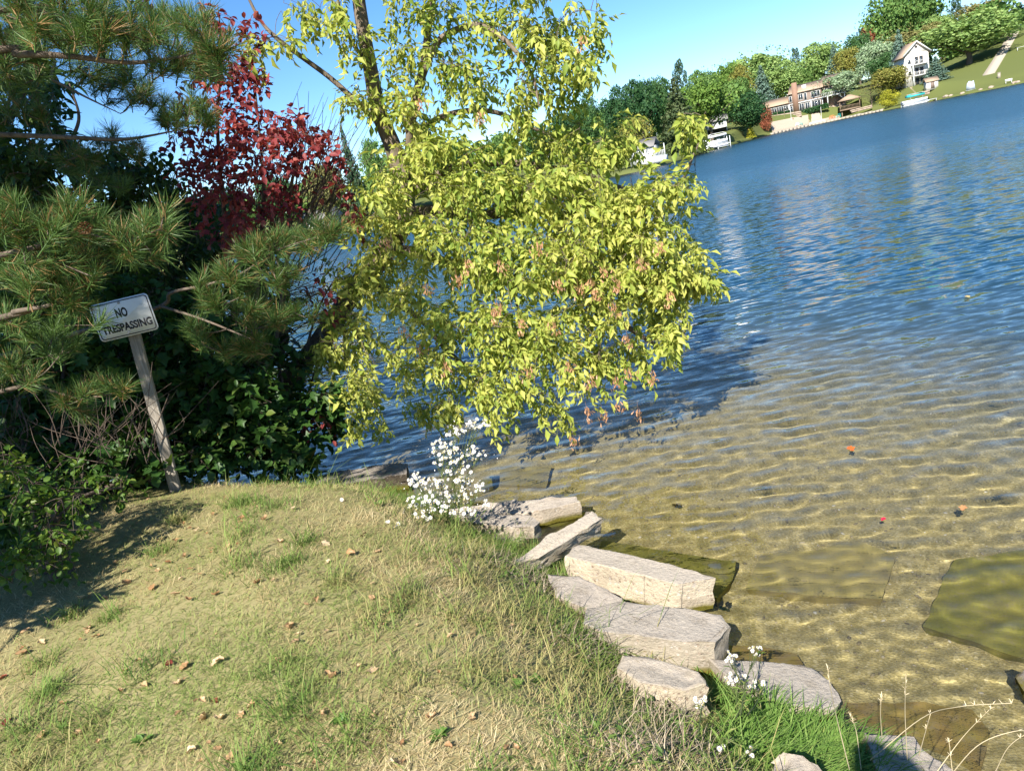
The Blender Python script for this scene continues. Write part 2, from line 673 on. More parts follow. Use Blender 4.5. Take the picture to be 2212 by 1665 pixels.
# ------------------------------------------------------------------ FAR SHORE: trees
def far_leaf(name, a, b, c_):
    m = mat(name, rough=.6, spec=.2)
    b_ = m.node_tree.nodes['Principled BSDF']
    isl = N(m, 'ShaderNodeNewGeometry').outputs['Random Per Island']
    k = 1.35
    a, b, c_ = [tuple(min(v * k, .6) for v in q) for q in (a, b, c_)]
    col = ramp(m, isl, [(0, a), (.55, b), (1, c_)])
    L(m, col, b_.inputs['Base Color'])
    t = N(m, 'ShaderNodeBsdfTranslucent')
    L(m, mixc(m, 1.0, col, (1.1, 1.1, .7), 'MULTIPLY'), t.inputs[0])
    x = N(m, 'ShaderNodeMixShader')
    x.inputs[0].default_value = .25
    L(m, b_.outputs[0], x.inputs[1])
    L(m, t.outputs[0], x.inputs[2])
    L(m, x.outputs[0], m.node_tree.nodes['Material Output'].inputs[0])
    return m


FM = {
    'green': far_leaf('far_leaf_green', (.05, .11, .025), (.09, .16, .04), (.14, .21, .05)),
    'dark': far_leaf('far_leaf_dark', (.025, .07, .022), (.045, .10, .03), (.07, .13, .04)),
    'deep': far_leaf('far_leaf_deep', (.014, .05, .018), (.025, .07, .022), (.045, .095, .03)),
    'pale': far_leaf('far_leaf_pale', (.11, .18, .05), (.17, .25, .07), (.23, .30, .10)),
    'feather': far_leaf('far_leaf_feather', (.06, .12, .02), (.10, .17, .03), (.14, .21, .04)),
    'silver': far_leaf('far_leaf_silver', (.13, .20, .10), (.20, .27, .15), (.28, .34, .22)),
    'gold': far_leaf('far_leaf_gold', (.11, .13, .025), (.17, .165, .035), (.23, .20, .05)),
    'yellow': far_leaf('far_leaf_yellow', (.20, .22, .02), (.30, .30, .03), (.40, .36, .04)),
    'brown': far_leaf('far_leaf_brown', (.11, .12, .035), (.16, .15, .05), (.21, .18, .07)),
    'red': far_leaf('far_leaf_red', (.20, .06, .03), (.27, .09, .05), (.32, .13, .07)),
    'spruce': far_leaf('far_needle_spruce', (.025, .06, .028), (.04, .08, .04), (.06, .10, .05)),
    'blue': far_leaf('far_needle_blue', (.07, .12, .09), (.10, .16, .12), (.15, .21, .17)),
    'olive': far_leaf('far_needle_olive', (.04, .06, .025), (.06, .085, .032), (.09, .11, .045)),
}
m_ftrunk = barkmat('far_bark', (.07, .055, .04), (.16, .13, .10), 4)


def quad_cloud(P, Nn, size):
    n = len(P)
    R = frames(Nn, rng.random(n) * 6.28)
    S = size * (.6 + .8 * rng.random(n))
    t = (np.array([(-.5, 0, -.35), (.5, 0, -.45), (.38, .0, .5), (-.45, .0, .4)]), np.array([(0, 1, 2, 3)]), np.zeros((0, 3), int))
    return scatter(t, R, S, P)


def decid_mesh(name, kind='round'):
    """crown in unit height, radius about .5, with separate trunk mesh"""
    g = G()
    nl = 34 if kind != 'open' else 26
    cz, rz_, rr = {'round': (.60, .38, .46), 'tall': (.58, .42, .44), 'open': (.62, .36, .48), 'low': (.5, .48, .5)}[kind]
    lobes = []
    for k in range(nl):
        d = randdir(1)[0]
        rad = rng.random() ** .45
        p = np.array([d[0] * rr * rad * .80, d[1] * rr * rad * .80, cz + d[2] * rz_ * rad * .80])
        lobes.append((p, (.10 + .10 * rng.random()) * (1.0 if kind != 'open' else .85)))
    ntot = 8500 if kind != 'open' else 6200
    for p, r in lobes:
        n = int(ntot / nl)
        d = randdir(n)
        d[:, 2] = np.where(rng.random(n) < .25, d[:, 2], np.abs(d[:, 2]) * np.where(rng.random(n) < .75, 1, -1))
        pos = p + d * r * (.72 + .34 * rng.random((n, 1)))
        g.add(*quad_cloud(pos, d + .55 * rng.normal(size=(n, 3)), .026))
    # loose sprigs to break up the outline
    n = 420
    d = randdir(n)
    pos = np.array([0, 0, cz]) + d * np.array([rr, rr, rz_]) * (.85 + .22 * rng.random((n, 1)))
    g.add(*quad_cloud(pos, randdir(n), .022))
    w = G()
    w.tube([(0, 0, -.03), (.01, 0, .12), (.0, .015, .3), (.01, 0, .6), (.0, 0, .8)], [.032, .024, .02, .012, .003], 7)
    for k in range(7):
        th = k * 2.4 + rng.random()
        z0 = .17 + .05 * k
        e = .30 + .1 * rng.random()
        w.tube(spline([(0, 0, z0), (e * .45 * math.cos(th), e * .45 * math.sin(th), z0 + .13), (e * math.cos(th), e * math.sin(th), z0 + .26)], 4), [.012, .003], 5)
    return g.mesh(name + '_crown', FM['green']), w.mesh(name + '_trunk', m_ftrunk)


def spruce_mesh(name, droop=.25, rad=.5):
    g = G()
    w = G()
    w.tube([(0, 0, -.02), (0, 0, .5), (0, 0, 1)], [.02, .012, .002], 6)
    z = .05
    while z < .985:
        R = rad * (1 - z) ** .85 * (.85 + .3 * rng.random()) + .012
        nb = max(4, int(11 * (1 - z) + 4))
        t0 = rng.random() * 6
        for k in range(nb):
            th = t0 + k * 2 * PI / nb + rng.normal() * .15
            Rl = R * (.7 + .4 * rng.random())
            m = max(4, int(26 * Rl / rad + 4))
            s = rng.random(m) ** .7
            wdt = .10 * Rl * (1 - s * .5) + .008
            px = s * Rl
            off = rng.normal(size=m) * wdt
            pz = z - droop * Rl * s + .10 * Rl * s * s + rng.normal(size=m) * .006
            P = np.stack([px * math.cos(th) - off * math.sin(th), px * math.sin(th) + off * math.cos(th), pz], -1)
            nn = np.stack([np.full(m, math.cos(th)) * .5, np.full(m, math.sin(th)) * .5, np.ones(m)], -1) + .5 * rng.normal(size=(m, 3))
            g.add(*quad_cloud(P, nn, .032 + .012 * Rl))
        z += .030 + .012 * rng.random() - .012 * z
    return g.mesh(name + '_crown', FM['spruce']), w.mesh(name + '_trunk', m_ftrunk)


def pine_far_mesh(name):
    g = G()
    w = G()
    w.tube([(0, 0, -.02), (.01, 0, .5), (0, 0, .97)], [.02, .013, .003], 6)
    for k in range(30):
        z = .35 + .62 * k / 30
        th = k * 2.4
        R = (.15 + .42 * (1 - (z - .35) / .65)) * (.6 + .6 * rng.random())
        c0 = np.array([R * math.cos(th) * .8, R * math.sin(th) * .8, z + .03])
        w.tube([(0, 0, z - .03), tuple(c0)], [.008, .002], 4)
        n = 80
        d = randdir(n)
        d[:, 2] *= .5
        g.add(*quad_cloud(c0 + d * (.05 + .16 * R), randdir(n) + [0, 0, .8], .03))
    return g.mesh(name + '_crown', FM['spruce']), w.mesh(name + '_trunk', m_ftrunk)


def bare_mesh(name):
    g = G()
    w = G()
    w.tube([(0, 0, -.02), (.02, 0, .3), (0, .02, .6), (.02, 0, .95)], [.022, .016, .01, .003], 6)
    for k in range(26):
        th, z = k * 2.4, .25 + .6 * k / 26
        R = .4 * (1.1 - abs(z - .5))
        e = np.array([R * math.cos(th), R * math.sin(th), z + .22])
        w.tube(spline([(0, 0, z), tuple(e * [.5, .5, 1] - [0, 0, .1]), tuple(e)], 3), [.007, .002], 4)
        n = 26
        g.add(*quad_cloud(e * [.85, .85, 1] + rng.normal(size=(n, 3)) * .07, randdir(n), .02))
    return g.mesh(name + '_crown', FM['brown']), w.mesh(name + '_trunk', m_ftrunk)


TM = {'round': [decid_mesh('round_a'), decid_mesh('round_b'), decid_mesh('round_c')], 'tall': [decid_mesh('tall_a', 'tall'), decid_mesh('tall_b', 'tall')],
      'open': [decid_mesh('open_a', 'open'), decid_mesh('open_b', 'open')], 'low': [decid_mesh('low_a', 'low'), decid_mesh('low_b', 'low')],
      'spruce': [spruce_mesh('spruce_a'), spruce_mesh('spruce_b', .12)], 'pine': [pine_far_mesh('pine_a')], 'bare': [bare_mesh('bare_a')]}
t_count = {}


def far_tree(name, kind, colour, p, h, w, label, group):
    v = TM[kind]
    k = t_count.get(kind, 0)
    t_count[kind] = k + 1
    cm, tm = v[k % len(v)]
    root = thing(name, label, 'tree', p, k * 2.1, group)
    root.scale = (w, w, h)
    cr = link('crown', cm, root)
    cr.material_slots[0].link = 'OBJECT'
    cr.material_slots[0].material = FM[colour]
    cr['kind'] = 'stuff'
    link('trunk', tm, root)
    return root


GT = 'trees on the far shore'
# crop column, crop top row, half width (crop px), range, kind, colour, name, label
TREES = [
    (90, 450, 85, 165, 'round', 'deep', 'broadleaf_tree', 'dark green rounded tree at the left end of the far shore'),
    (205, 392, 100, 175, 'round', 'deep', 'broadleaf_tree', 'big dark green tree behind the yellow tree near the white cottage'),
    (310, 395, 80, 182, 'round', 'dark', 'broadleaf_tree', 'dark green tree just left of the tall olive spruce'),
    (400, 395, 125, 150, 'spruce', 'olive', 'spruce_tree', 'tall olive brown spruce right of the white cottage'),
    (425, 312, 44, 235, 'pine', 'spruce', 'pine_tree', 'dark pine top poking above the woods against the sky'),
    (560, 385, 140, 185, 'open', 'feather', 'broadleaf_tree', 'feathery light green tree right of the olive spruce'),
    (480, 440, 80, 200, 'tall', 'green', 'broadleaf_tree', 'green tree between the olive spruce and the feathery tree'),
    (770, 480, 108, 212, 'round', 'deep', 'broadleaf_tree', 'dense dark maple by the water left of the long house'),
    (190, 585, 85, 128, 'open', 'gold', 'broadleaf_tree', 'yellowing tree behind the white lakeside cottage'),
    (540, 345, 85, 250, 'round', 'green', 'broadleaf_tree', 'rounded green tree on the skyline behind the feathery tree'),
    (650, 310, 80, 265, 'tall', 'feather', 'broadleaf_tree', 'olive green tree left of the golden topped tree'),
    (742, 322, 62, 262, 'tall', 'gold', 'broadleaf_tree', 'golden topped tree on the slope left of the long house'),
    (830, 232, 150, 330, 'open', 'pale', 'broadleaf_tree', 'pale willow like tree rising on the skyline above the long house'),
    (850, 335, 70, 285, 'spruce', 'blue', 'spruce_tree', 'blue grey spruce behind the left end of the long house'),
    (720, 400, 80, 255, 'round', 'green', 'broadleaf_tree', 'mid green tree behind the dense dark maple'),
    (955, 315, 110, 292, 'round', 'pale', 'broadleaf_tree', 'light green tree directly behind the long house roof'),
    (1050, 330, 90, 305, 'tall', 'green', 'broadleaf_tree', 'green tree behind the right half of the long house roof'),
    (1030, 248, 32, 350, 'pine', 'spruce', 'pine_tree', 'small dark conifer top on the skyline above the long house'),
    (1160, 200, 110, 340, 'round', 'pale', 'broadleaf_tree', 'pale green domed tree high on the far slope'),
    (1225, 225, 60, 315, 'spruce', 'blue', 'spruce_tree', 'grey green spruce beside the pale domed tree'),
    (1300, 240, 80, 312, 'tall', 'gold', 'broadleaf_tree', 'olive gold tree on the slope above the gazebo'),
    (1250, 362, 110, 262, 'open', 'silver', 'broadleaf_tree', 'silvery leaved tree in front of the long house right end'),
    (1350, 170, 70, 345, 'round', 'dark', 'broadleaf_tree', 'dark green tree right of the olive gold tree on the skyline'),
    (1440, 190, 85, 305, 'tall', 'silver', 'broadleaf_tree', 'tall silvery green tree upslope of the yellow green tree'),
    (1485, 275, 70, 285, 'round', 'dark', 'broadleaf_tree', 'dark green tree left of the white three storey house'),
    (1610, 118, 130, 335, 'open', 'brown', 'broadleaf_tree', 'thin brownish tree on the hill above the white house'),
    (1500, -50, 130, 365, 'tall', 'green', 'broadleaf_tree', 'left of two giant trees towering over the hilltop'),
    (1640, -70, 140, 370, 'tall', 'green', 'broadleaf_tree', 'right of two giant trees towering over the hilltop'),
    (1410, 120, 45, 360, 'round', 'red', 'broadleaf_tree', 'small rust red tree below the giant hilltop trees'),
    (1562, 150, 62, 275, 'spruce', 'blue', 'spruce_tree', 'tall blue spruce left of the white three storey house'),
    (1520, 345, 88, 250, 'round', 'gold', 'broadleaf_tree', 'yellow green tree by the water left of the white house'),
    (1510, 462, 45, 240, 'low', 'yellow', 'broadleaf_tree', 'bright yellow low bush at the water below the yellow green tree'),
    (1755, 290, 58, 246, 'spruce', 'blue', 'spruce_tree', 'blue grey spruce at the right wall of the white house'),
    (1920, 68, 200, 268, 'round', 'pale', 'broadleaf_tree', 'huge spreading light green maple right of the white house'),
    (2060, 120, 110, 290, 'round', 'green', 'broadleaf_tree', 'green tree right behind the huge spreading maple'),
    (1990, 2, 115, 350, 'round', 'brown', 'broadleaf_tree', 'olive brown tree crown above the huge spreading maple'),
    (1862, -5, 36, 370, 'pine', 'spruce', 'pine_tree', 'small dark conifer on the skyline above the spreading maple'),
    (2120, 80, 90, 335, 'round', 'green', 'broadleaf_tree', 'green tree on the hill at the top of the steps'),
    (2190, 10, 75, 350, 'spruce', 'spruce', 'spruce_tree', 'dark spruce at the right edge of the photo on the hilltop'),
    (1780, 60, 80, 345, 'round', 'pale', 'broadleaf_tree', 'light green tree on the hill right of the giant trees'),
    (2270, 40, 90, 330, 'round', 'dark', 'broadleaf_tree', 'dark tree at the hilltop cut by the right photo edge'),
    (797, 632, 24, 212, 'spruce', 'yellow', 'young_cedar', 'small bright green cone shaped cedar on the far waterline'),
    (1420, 440, 55, 252, 'bare', 'brown', 'broadleaf_tree', 'nearly bare small tree right of the gazebo'),
    (100, 700, 60, 122, 'low', 'gold', 'broadleaf_tree', 'low golden bush left of the white cottage'),
    (860, 530, 40, 236, 'low', 'red', 'broadleaf_tree', 'rusty shrub between the dark maple and the long house'),
    # left, behind the near thicket
    (-60, 480, 75, 150, 'round', 'dark', 'broadleaf_tree', 'dark far tree seen through the right of the yellow green foliage'),
    (-180, 560, 75, 145, 'round', 'deep', 'broadleaf_tree', 'deep green far tree half hidden behind the middle of the near tree'),
    (-330, 640, 90, 145, 'round', 'dark', 'broadleaf_tree', 'far tree hidden behind the near tree centre'),
    (-520, 700, 100, 145, 'round', 'green', 'broadleaf_tree', 'far tree hidden behind the leafy left side of the near tree'),
    (-1180, 700, 70, 140, 'tall', 'green', 'broadleaf_tree', 'green far tree seen between the red shrub and the near trunk'),
    (-1320, 640, 60, 150, 'spruce', 'spruce', 'spruce_tree', 'conifer far behind the near trunk of the yellow green tree'),
    (-1440, 830, 100, 135, 'round', 'brown', 'broadleaf_tree', 'olive far tree just right of the red shrub'),
    (-1000, 780, 100, 140, 'round', 'dark', 'broadleaf_tree', 'far tree behind the left edge of the near foliage'),
    (-780, 760, 100, 140, 'round', 'dark', 'broadleaf_tree', 'far tree behind the near trunk and leaves'),
    (-1700, 900, 110, 140, 'round', 'dark', 'broadleaf_tree', 'far tree hidden behind the red shrub'),
    (-1950, 960, 110, 140, 'round', 'deep', 'broadleaf_tree', 'far tree hidden behind the shaded pine boughs'),
]
for cx, top, hw, r, kind, colr, nm, lab in TREES:
    p = fspot(cx, top + 150, r)
    h = fz(cx, top, r) - p[2]
    far_tree(nm, kind, colr, p, max(h, 3), hw * 2.25 * MPP(r), lab, GT)

# a backing wood on the far ridge that reads as one mass
gw = G()
cnt = 0
for k in range(250):
    a = rng.uniform(math.radians(-62), math.radians(64))
    r = np.interp(a, SH_AZ, SH_R) + (rng.uniform(45, 150) if a < c_az(1500) else rng.uniform(80, 200))
    if a < AZ_L:
        r = np.interp(a, SH_AZ, SH_R) + rng.uniform(45, 120)
    x, y = r * math.sin(a), r * math.cos(a)
    z = float(far_z(x, y))
    hgt = rng.uniform(6, 11)
    for j in range(3):
        n = 90
        d = randdir(n)
        c0 = np.array([x, y, z + hgt * .55]) + rng.normal(size=3) * 1.6
        gw.add(*quad_cloud(c0 + d * np.array([3, 3, hgt * .38]) * (.8 + .3 * rng.random((n, 1))), d + .5 * rng.normal(size=(n, 3)), 1.0))
wood = gw.build('far_wood', FM['green'])
tag(wood, 'mass of mid green woodland filling the slope behind the far shore trees', 'woodland', kind='stuff')

# ------------------------------------------------------------------ FAR SHORE: buildings
m_white = mat('white_siding', (.62, .61, .58), .6)
m_cream = mat('cream_siding', (.70, .66, .60), .6)
m_brownw = mat('brown_siding', (.20, .15, .12), .7)
m_trim = mat('white_trim', (.64, .64, .62), .5)
m_roof = mat('tan_shingles', rough=.9)
L(m_roof, mixc(m_roof, noise_n(m_roof, 1.5, 5), (.33, .235, .16), (.42, .31, .22)), BASE(m_roof))
m_roofg = mat('grey_shingles', rough=.9)
L(m_roofg, mixc(m_roofg, noise_n(m_roofg, 1.5, 5), (.20, .19, .18), (.30, .28, .26)), BASE(m_roofg))
m_glass = mat('window_glass', (.03, .04, .05), .08, .6)
m_deck = mat('weathered_deck', (.26, .19, .13), .8)
m_brick = mat('chimney_brick', rough=.9)
L(m_brick, mixc(m_brick, noise_n(m_brick, 4, 4), (.22, .13, .09), (.32, .2, .14)), BASE(m_brick))
m_stone = mat('sandstone_blocks', rough=.95)
L(m_stone, mixc(m_stone, noise_n(m_stone, 1.2, 5), (.27, .20, .15), (.46, .37, .29)), BASE(m_stone))
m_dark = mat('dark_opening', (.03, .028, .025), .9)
m_hedge = FM['deep']
m_metal = mat('aluminium', (.6, .62, .63), .4)


def part(parent, name, m, *boxes):
    g = G()
    for b in boxes:
        g.box(*b)
    return g.build(name, m, parent)


def window(parent, x0, x1, z0, z1, y, bars=1, frame=m_trim):
    t = .10
    g = G()
    g.box(x0, x1, y - .09, y, z0, z0 + t).box(x0, x1, y - .09, y, z1 - t, z1)
    g.box(x0, x0 + t, y - .09, y, z0 + t, z1 - t).box(x1 - t, x1, y - .09, y, z0 + t, z1 - t)
    for k in range(bars):
        xm = x0 + (x1 - x0) * (k + 1) / (bars + 1)
        g.box(xm - .04, xm + .04, y - .08, y - .005, z0 + t, z1 - t)
    f = g.build('window', frame, parent)
    part(f, 'pane', m_glass, (x0 + t, x1 - t, y - .04, y - .006, z0 + t, z1 - t))
    return f


def gable(parent, name, m, x0, x1, y0, y1, z, rise, over=.5, t=.18, ridge='x'):
    """pitched roof, ridge along local x or y"""
    g = G()
    if ridge == 'x':
        ym = (y0 + y1) / 2
        for s, e in ((-1, y0 - over), (1, y1 + over)):
            zz = z - rise * over / (ym - y0)
            V = [(x0 - over, e, zz), (x1 + over, e, zz), (x1 + over, ym, z + rise), (x0 - over, ym, z + rise)]
            V += [(x, y, q + t) for x, y, q in V]
            g.add(V, Q=[(0, 1, 2, 3), (7, 6, 5, 4), (0, 4, 5, 1), (1, 5, 6, 2), (2, 6, 7, 3), (3, 7, 4, 0)])
    else:
        xm = (x0 + x1) / 2
        for s, e in ((-1, x0 - over), (1, x1 + over)):
            zz = z - rise * over / (xm - x0)
            V = [(e, y0 - over, zz), (e, y1 + over, zz), (xm, y1 + over, z + rise), (xm, y0 - over, z + rise)]
            V += [(x, y, q + t) for x, y, q in V]
            g.add(V, Q=[(0, 1, 2, 3), (7, 6, 5, 4), (0, 4, 5, 1), (1, 5, 6, 2), (2, 6, 7, 3), (3, 7, 4, 0)])
    return g.build(name, m, parent)


def railing(parent, x0, x1, y, z, m=m_trim, h=.95, step=.5, name='railing'):
    g = G()
    g.box(x0, x1, y - .04, y + .04, z + h - .08, z + h).box(x0, x1, y - .04, y + .04, z + .08, z + .14)
    x = x0
    while x <= x1 + .01:
        g.box(x - .03, x + .03, y - .03, y + .03, z, z + h - .08)
        x += step
    return g.build(name, m, parent)


# long brown house with a tan roof
R1 = 262
p = fspot(1040, 590, R1)
p[2] = fz(1040, 588, R1)
hs = MPP(R1)                      # metres per crop px here
X = lambda cx: (cx - 1040) * hs * 1.0
ho = thing('ranch_house', 'long low brown house with tan roof and white framed windows on the far shore', 'house', p, face_cam(p) - .12)
part(ho, 'foundation', m_stone, (X(860), X(1235), .6, 8, -4, .02))
part(ho, 'wall', m_brownw, (X(868), X(998), 1.5, 8, .4, 3.6), (X(998), X(1140), 0, 8, 0, 6.0), (X(1140), X(1235), 1.5, 8, 0, 6.2))
part(ho, 'fascia', m_trim, (X(866), X(998), 1.2, 1.45, 3.5, 3.8), (X(996), X(1140), -.35, -.05, 5.8, 6.15), (X(1140), X(1238), 1.2, 1.45, 6.0, 6.35), (X(998), X(1140), -.25, -.03, 2.85, 3.1))
gable(ho, 'roof', m_roof, X(866), X(998), 1.5, 9.5, 3.75, 1.9)
gable(ho, 'roof', m_roof, X(998) + .6, X(1142), 0, 9.5, 6.1, 2.1)
gable(ho, 'roof', m_roof, X(1146), X(1238), 1.5, 10, 6.35, 2.6)
part(ho, 'chimney', m_brick, (X(1018), X(1040), -.6, .6, 0, 9.1))
part(ho, 'dormer', m_trim, (X(1058), X(1076), 1.2, 3, 6.6, 7.9))
for k in range(11):
    x = X(878) + k * (X(992) - X(878)) / 11
    window(ho, x, x + .78, 1.5, 3.1, 1.5, 0)
for a, b, z0, z1, n in ((1002, 1014, 3.6, 5.4, 0), (1042, 1062, 3.7, 5.5, 1), (1066, 1078, 3.2, 5.5, 0), (1096, 1134, 3.6, 5.4, 2), (1002, 1015, .5, 2.5, 0),
                        (1042, 1064, .4, 2.6, 1), (1068, 1088, .3, 2.6, 1), (1096, 1134, .5, 2.6, 2)):
    window(ho, X(a), X(b), z0, z1, 0, n)
for a, b in ((1150, 1175), (1180, 1205), (1210, 1230)):
    window(ho, X(a), X(b), 3.4, 5.4, 1.5, 1)
for cx in (1000, 1094, 1142):
    part(ho, 'porch_post', m_trim, (X(cx) - .12, X(cx) + .12, -.5, -.26, 0, 3))
part(ho, 'balcony', m_trim, (X(1140), X(1240), -1.2, 1.4, 2.9, 3.1))
railing(ho, X(1142), X(1238), -1.1, 3.1)
for cx in (1165, 1235):
    part(ho, 'porch_post', m_trim, (X(cx) - .12, X(cx) + .12, -1.2, -.96, 0, 2.9))
part(ho, 'stair', m_trim, *[(X(1206) + k * .3, X(1206) + k * .3 + .35, -2.2, -1.25, 2.8 - k * .28, 2.95 - k * .28) for k in range(10)])

# hedge band and stone terraces below the house
for q, (a, b, r, z0, h, lab) in enumerate(((905, 985, 257, 0, .9, 'clipped dark hedge under the left end of the long house'), (1055, 1190, 258, 0, 1.3, 'clipped dark hedge in front of the long house ground floor'))):
    g = G()
    pa, pb = fspot(a, 590, r), fspot(b, 590, r)
    n = 1500
    t = rng.random((n, 1))
    zz = fz((a + b) / 2, 590 if q == 0 else 580, r)
    P = pa * (1 - t) + pb * t
    P[:, 2] = np.where(True, fz(a, 606 if q == 0 else 598, r) * (1 - t[:, 0]) + fz(b, 592 if q == 0 else 560, r) * t[:, 0], 0)
    P += rng.uniform(-.5, .5, (n, 3)) * np.array([1, 1, 0]) + np.stack([0 * t[:, 0], 0 * t[:, 0], rng.random(n) * h], -1)
    g.add(*quad_cloud(P, randdir(n) + [0, -.5, .5], .35))
    tag(g.build('hedge', m_hedge), lab, 'hedge', 'hedges by the long house')


def terrace(a, ca, b, cb, r, h, d, m, name, label, cat='wall', courses=3):
    """stone wall between two crop points at range r; the stones are separate parts"""
    A_ = fspot(a, ca, r)
    A_[2] = fz(a, ca, r)
    B_ = fspot(b, cb, r)
    B_[2] = fz(b, cb, r)
    t = thing(name, label, cat, A_)
    v = B_ - A_
    ln_ = np.linalg.norm(v[:2])
    ang = math.atan2(v[1], v[0])
    rows = courses
    for k in range(rows):
        x = -.3 * (k % 2)
        while x < ln_:
            w = rng.uniform(.9, 1.9)
            g = G()
            j = lambda: rng.uniform(-.05, .05)
            g.box(x + .02 + j() * .4, min(x + w, ln_) - .02, -d / 2 + j(), d / 2, k * h / rows, (k + 1) * h / rows - .03)
            V, fs = g.arrays()
            V[:, 2] += V[:, 0] / ln_ * v[2] - h
            c_, s_ = math.cos(ang), math.sin(ang)
            V = np.stack([V[:, 0] * c_ - V[:, 1] * s_, V[:, 0] * s_ + V[:, 1] * c_, V[:, 2]], -1)
            link('stone', mesh_from('stone', V, fs, [m]), t)
            x += w
    return t


terrace(890, 603, 1050, 577, 254, 1.6, .6, m_stone, 'stone_wall', 'upper sandstone terrace wall below the hedge of the long house')
terrace(895, 634, 1010, 610, 251, 1.9, .6, m_stone, 'stone_wall', 'lower sandstone terrace wall at the left of the fenced beach')
terrace(1310, 572, 1420, 545, 250, .9, .6, m_stone, 'stone_wall', 'low stone wall below the gazebo', courses=2)
m_conc = mat('seawall_concrete', rough=.9)
L(m_conc, mixc(m_conc, noise_n(m_conc, .8, 5), (.28, .24, .19), (.42, .37, .30)), BASE(m_conc))
g = G()
sp = []
for cx in np.arange(880, 1500, 20):
    q = fspot(cx, 640, 0)
    a = c_az(cx, 600)
    rr_ = np.interp(a, SH_AZ, SH_R) - .6
    sp.append((rr_ * math.sin(a), rr_ * math.cos(a)))
sw = thing('seawall', 'low pale concrete seawall along the waterline below the long house', 'wall', (*sp[0], 0))
for k, (q0, q1) in enumerate(zip(sp[:-1], sp[1:])):
    d0 = np.array(q1) - np.array(q0)
    u = d0 / np.linalg.norm(d0)
    nn = np.array([-u[1], u[0]])
    g = G()
    A_ = np.array(q0) + u * .02 - np.array(sp[0])
    B_ = np.array(q1) - u * .02 - np.array(sp[0])
    V = [(*(A_ - nn * .3), -.5), (*(B_ - nn * .3), -.5), (*(B_ + nn * .5), -.5), (*(A_ + nn * .5), -.5)]
    V += [(x, y, .42 + .06 * (k % 3)) for x, y, z in V]
    g.add(V, Q=[(3, 2, 1, 0), (4, 5, 6, 7), (0, 1, 5, 4), (1, 2, 6, 5), (2, 3, 7, 6), (3, 0, 4, 7)])
    g.build('panel', m_conc, sw)

m_sandf = mat('beach_sand', rough=.95)
L(m_sandf, mixc(m_sandf, noise_n(m_sandf, .7, 6), (.36, .28, .20), (.48, .40, .31)), BASE(m_sandf))
g = G()
aa = np.linspace(c_az(895, 660), c_az(1250, 600), 40)
V = []
for a in aa:
    r0 = np.interp(a, SH_AZ, SH_R)
    for t in np.linspace(-.2, 13.0, 8) * (1 if a < c_az(1150, 610) else .72):
        x, y = (r0 + t) * math.sin(a), (r0 + t) * math.cos(a)
        V.append((x, y, max(float(far_z(x, y)), .3) + .10))
ii = np.arange(40 * 8).reshape(40, 8)
g.add(V, Q=np.stack([ii[:-1, :-1], ii[1:, :-1], ii[1:, 1:], ii[:-1, 1:]], -1).reshape(-1, 4))
tag(g.build('beach', m_sandf), kind='structure')

# fence posts of the beach
for k, (cx, cy, h, lab) in enumerate(((932, 655, 2.2, 'left brown fence post on the far beach'), (968, 652, 2.2, 'middle brown fence post on the far beach'), (1000, 640, 3.6, 'tall pale lamp post on the far beach'),
                                      (1155, 600, 4.0, 'tall pale lamp post in front of the hedge'), (1090, 640, 1.6, 'short dark post by the far seawall'))):
    q = fspot(cx, cy, 250)
    po = thing('beach_post', lab, 'post', q, 0, 'posts on the far beach')
    g = G().tube([(0, 0, -.3), (0, 0, h * .6), (0, 0, h)], [.07, .06, .05], 6)
    g.build('shaft', m_deck if k in (0, 1, 4) else m_trim, po)
    part(po, 'cap', m_deck if k in (0, 1, 4) else m_trim, (-.1, .1, -.1, .1, h + .002, h + .1))

# gazebo
p = fspot(1305, 565, 256)
p[2] = fz(1305, 566, 256)
hs = MPP(256)
ga = thing('gazebo', 'brown open gazebo with tan hipped roof beside the silvery tree', 'gazebo', p, face_cam(p))
w = 42 * hs
part(ga, 'deck', m_deck, (-w, w, -w, w, -.2, .1))
for sx in (-1, 1):
    for sy in (-1, 1):
        part(ga, 'post', m_deck, (sx * w * .95 - .1, sx * w * .95 + .1, sy * w * .95 - .1, sy * w * .95 + .1, .1, 2.6))
for sx in (-1, 1):
    part(ga, 'leg', m_deck, (sx * w * .8 - .12, sx * w * .8 + .12, -w * .8, -w * .8 + .24, -2.5, -.2))
railing(ga, -w * .9, w * .9, -w * .95, .1, m_deck, 1.0, .35)
e = w * 1.2
gr = G().add([(-e, -e, 2.55), (e, -e, 2.55), (e, e, 2.55), (-e, e, 2.55), (-.3, 0, 4.0), (.3, 0, 4.0)], Q=[(0, 1, 5, 4), (2, 3, 4, 5), (3, 2, 1, 0)], T=[(1, 2, 5), (3, 0, 4)])
gr.build('roof', m_roof, ga)

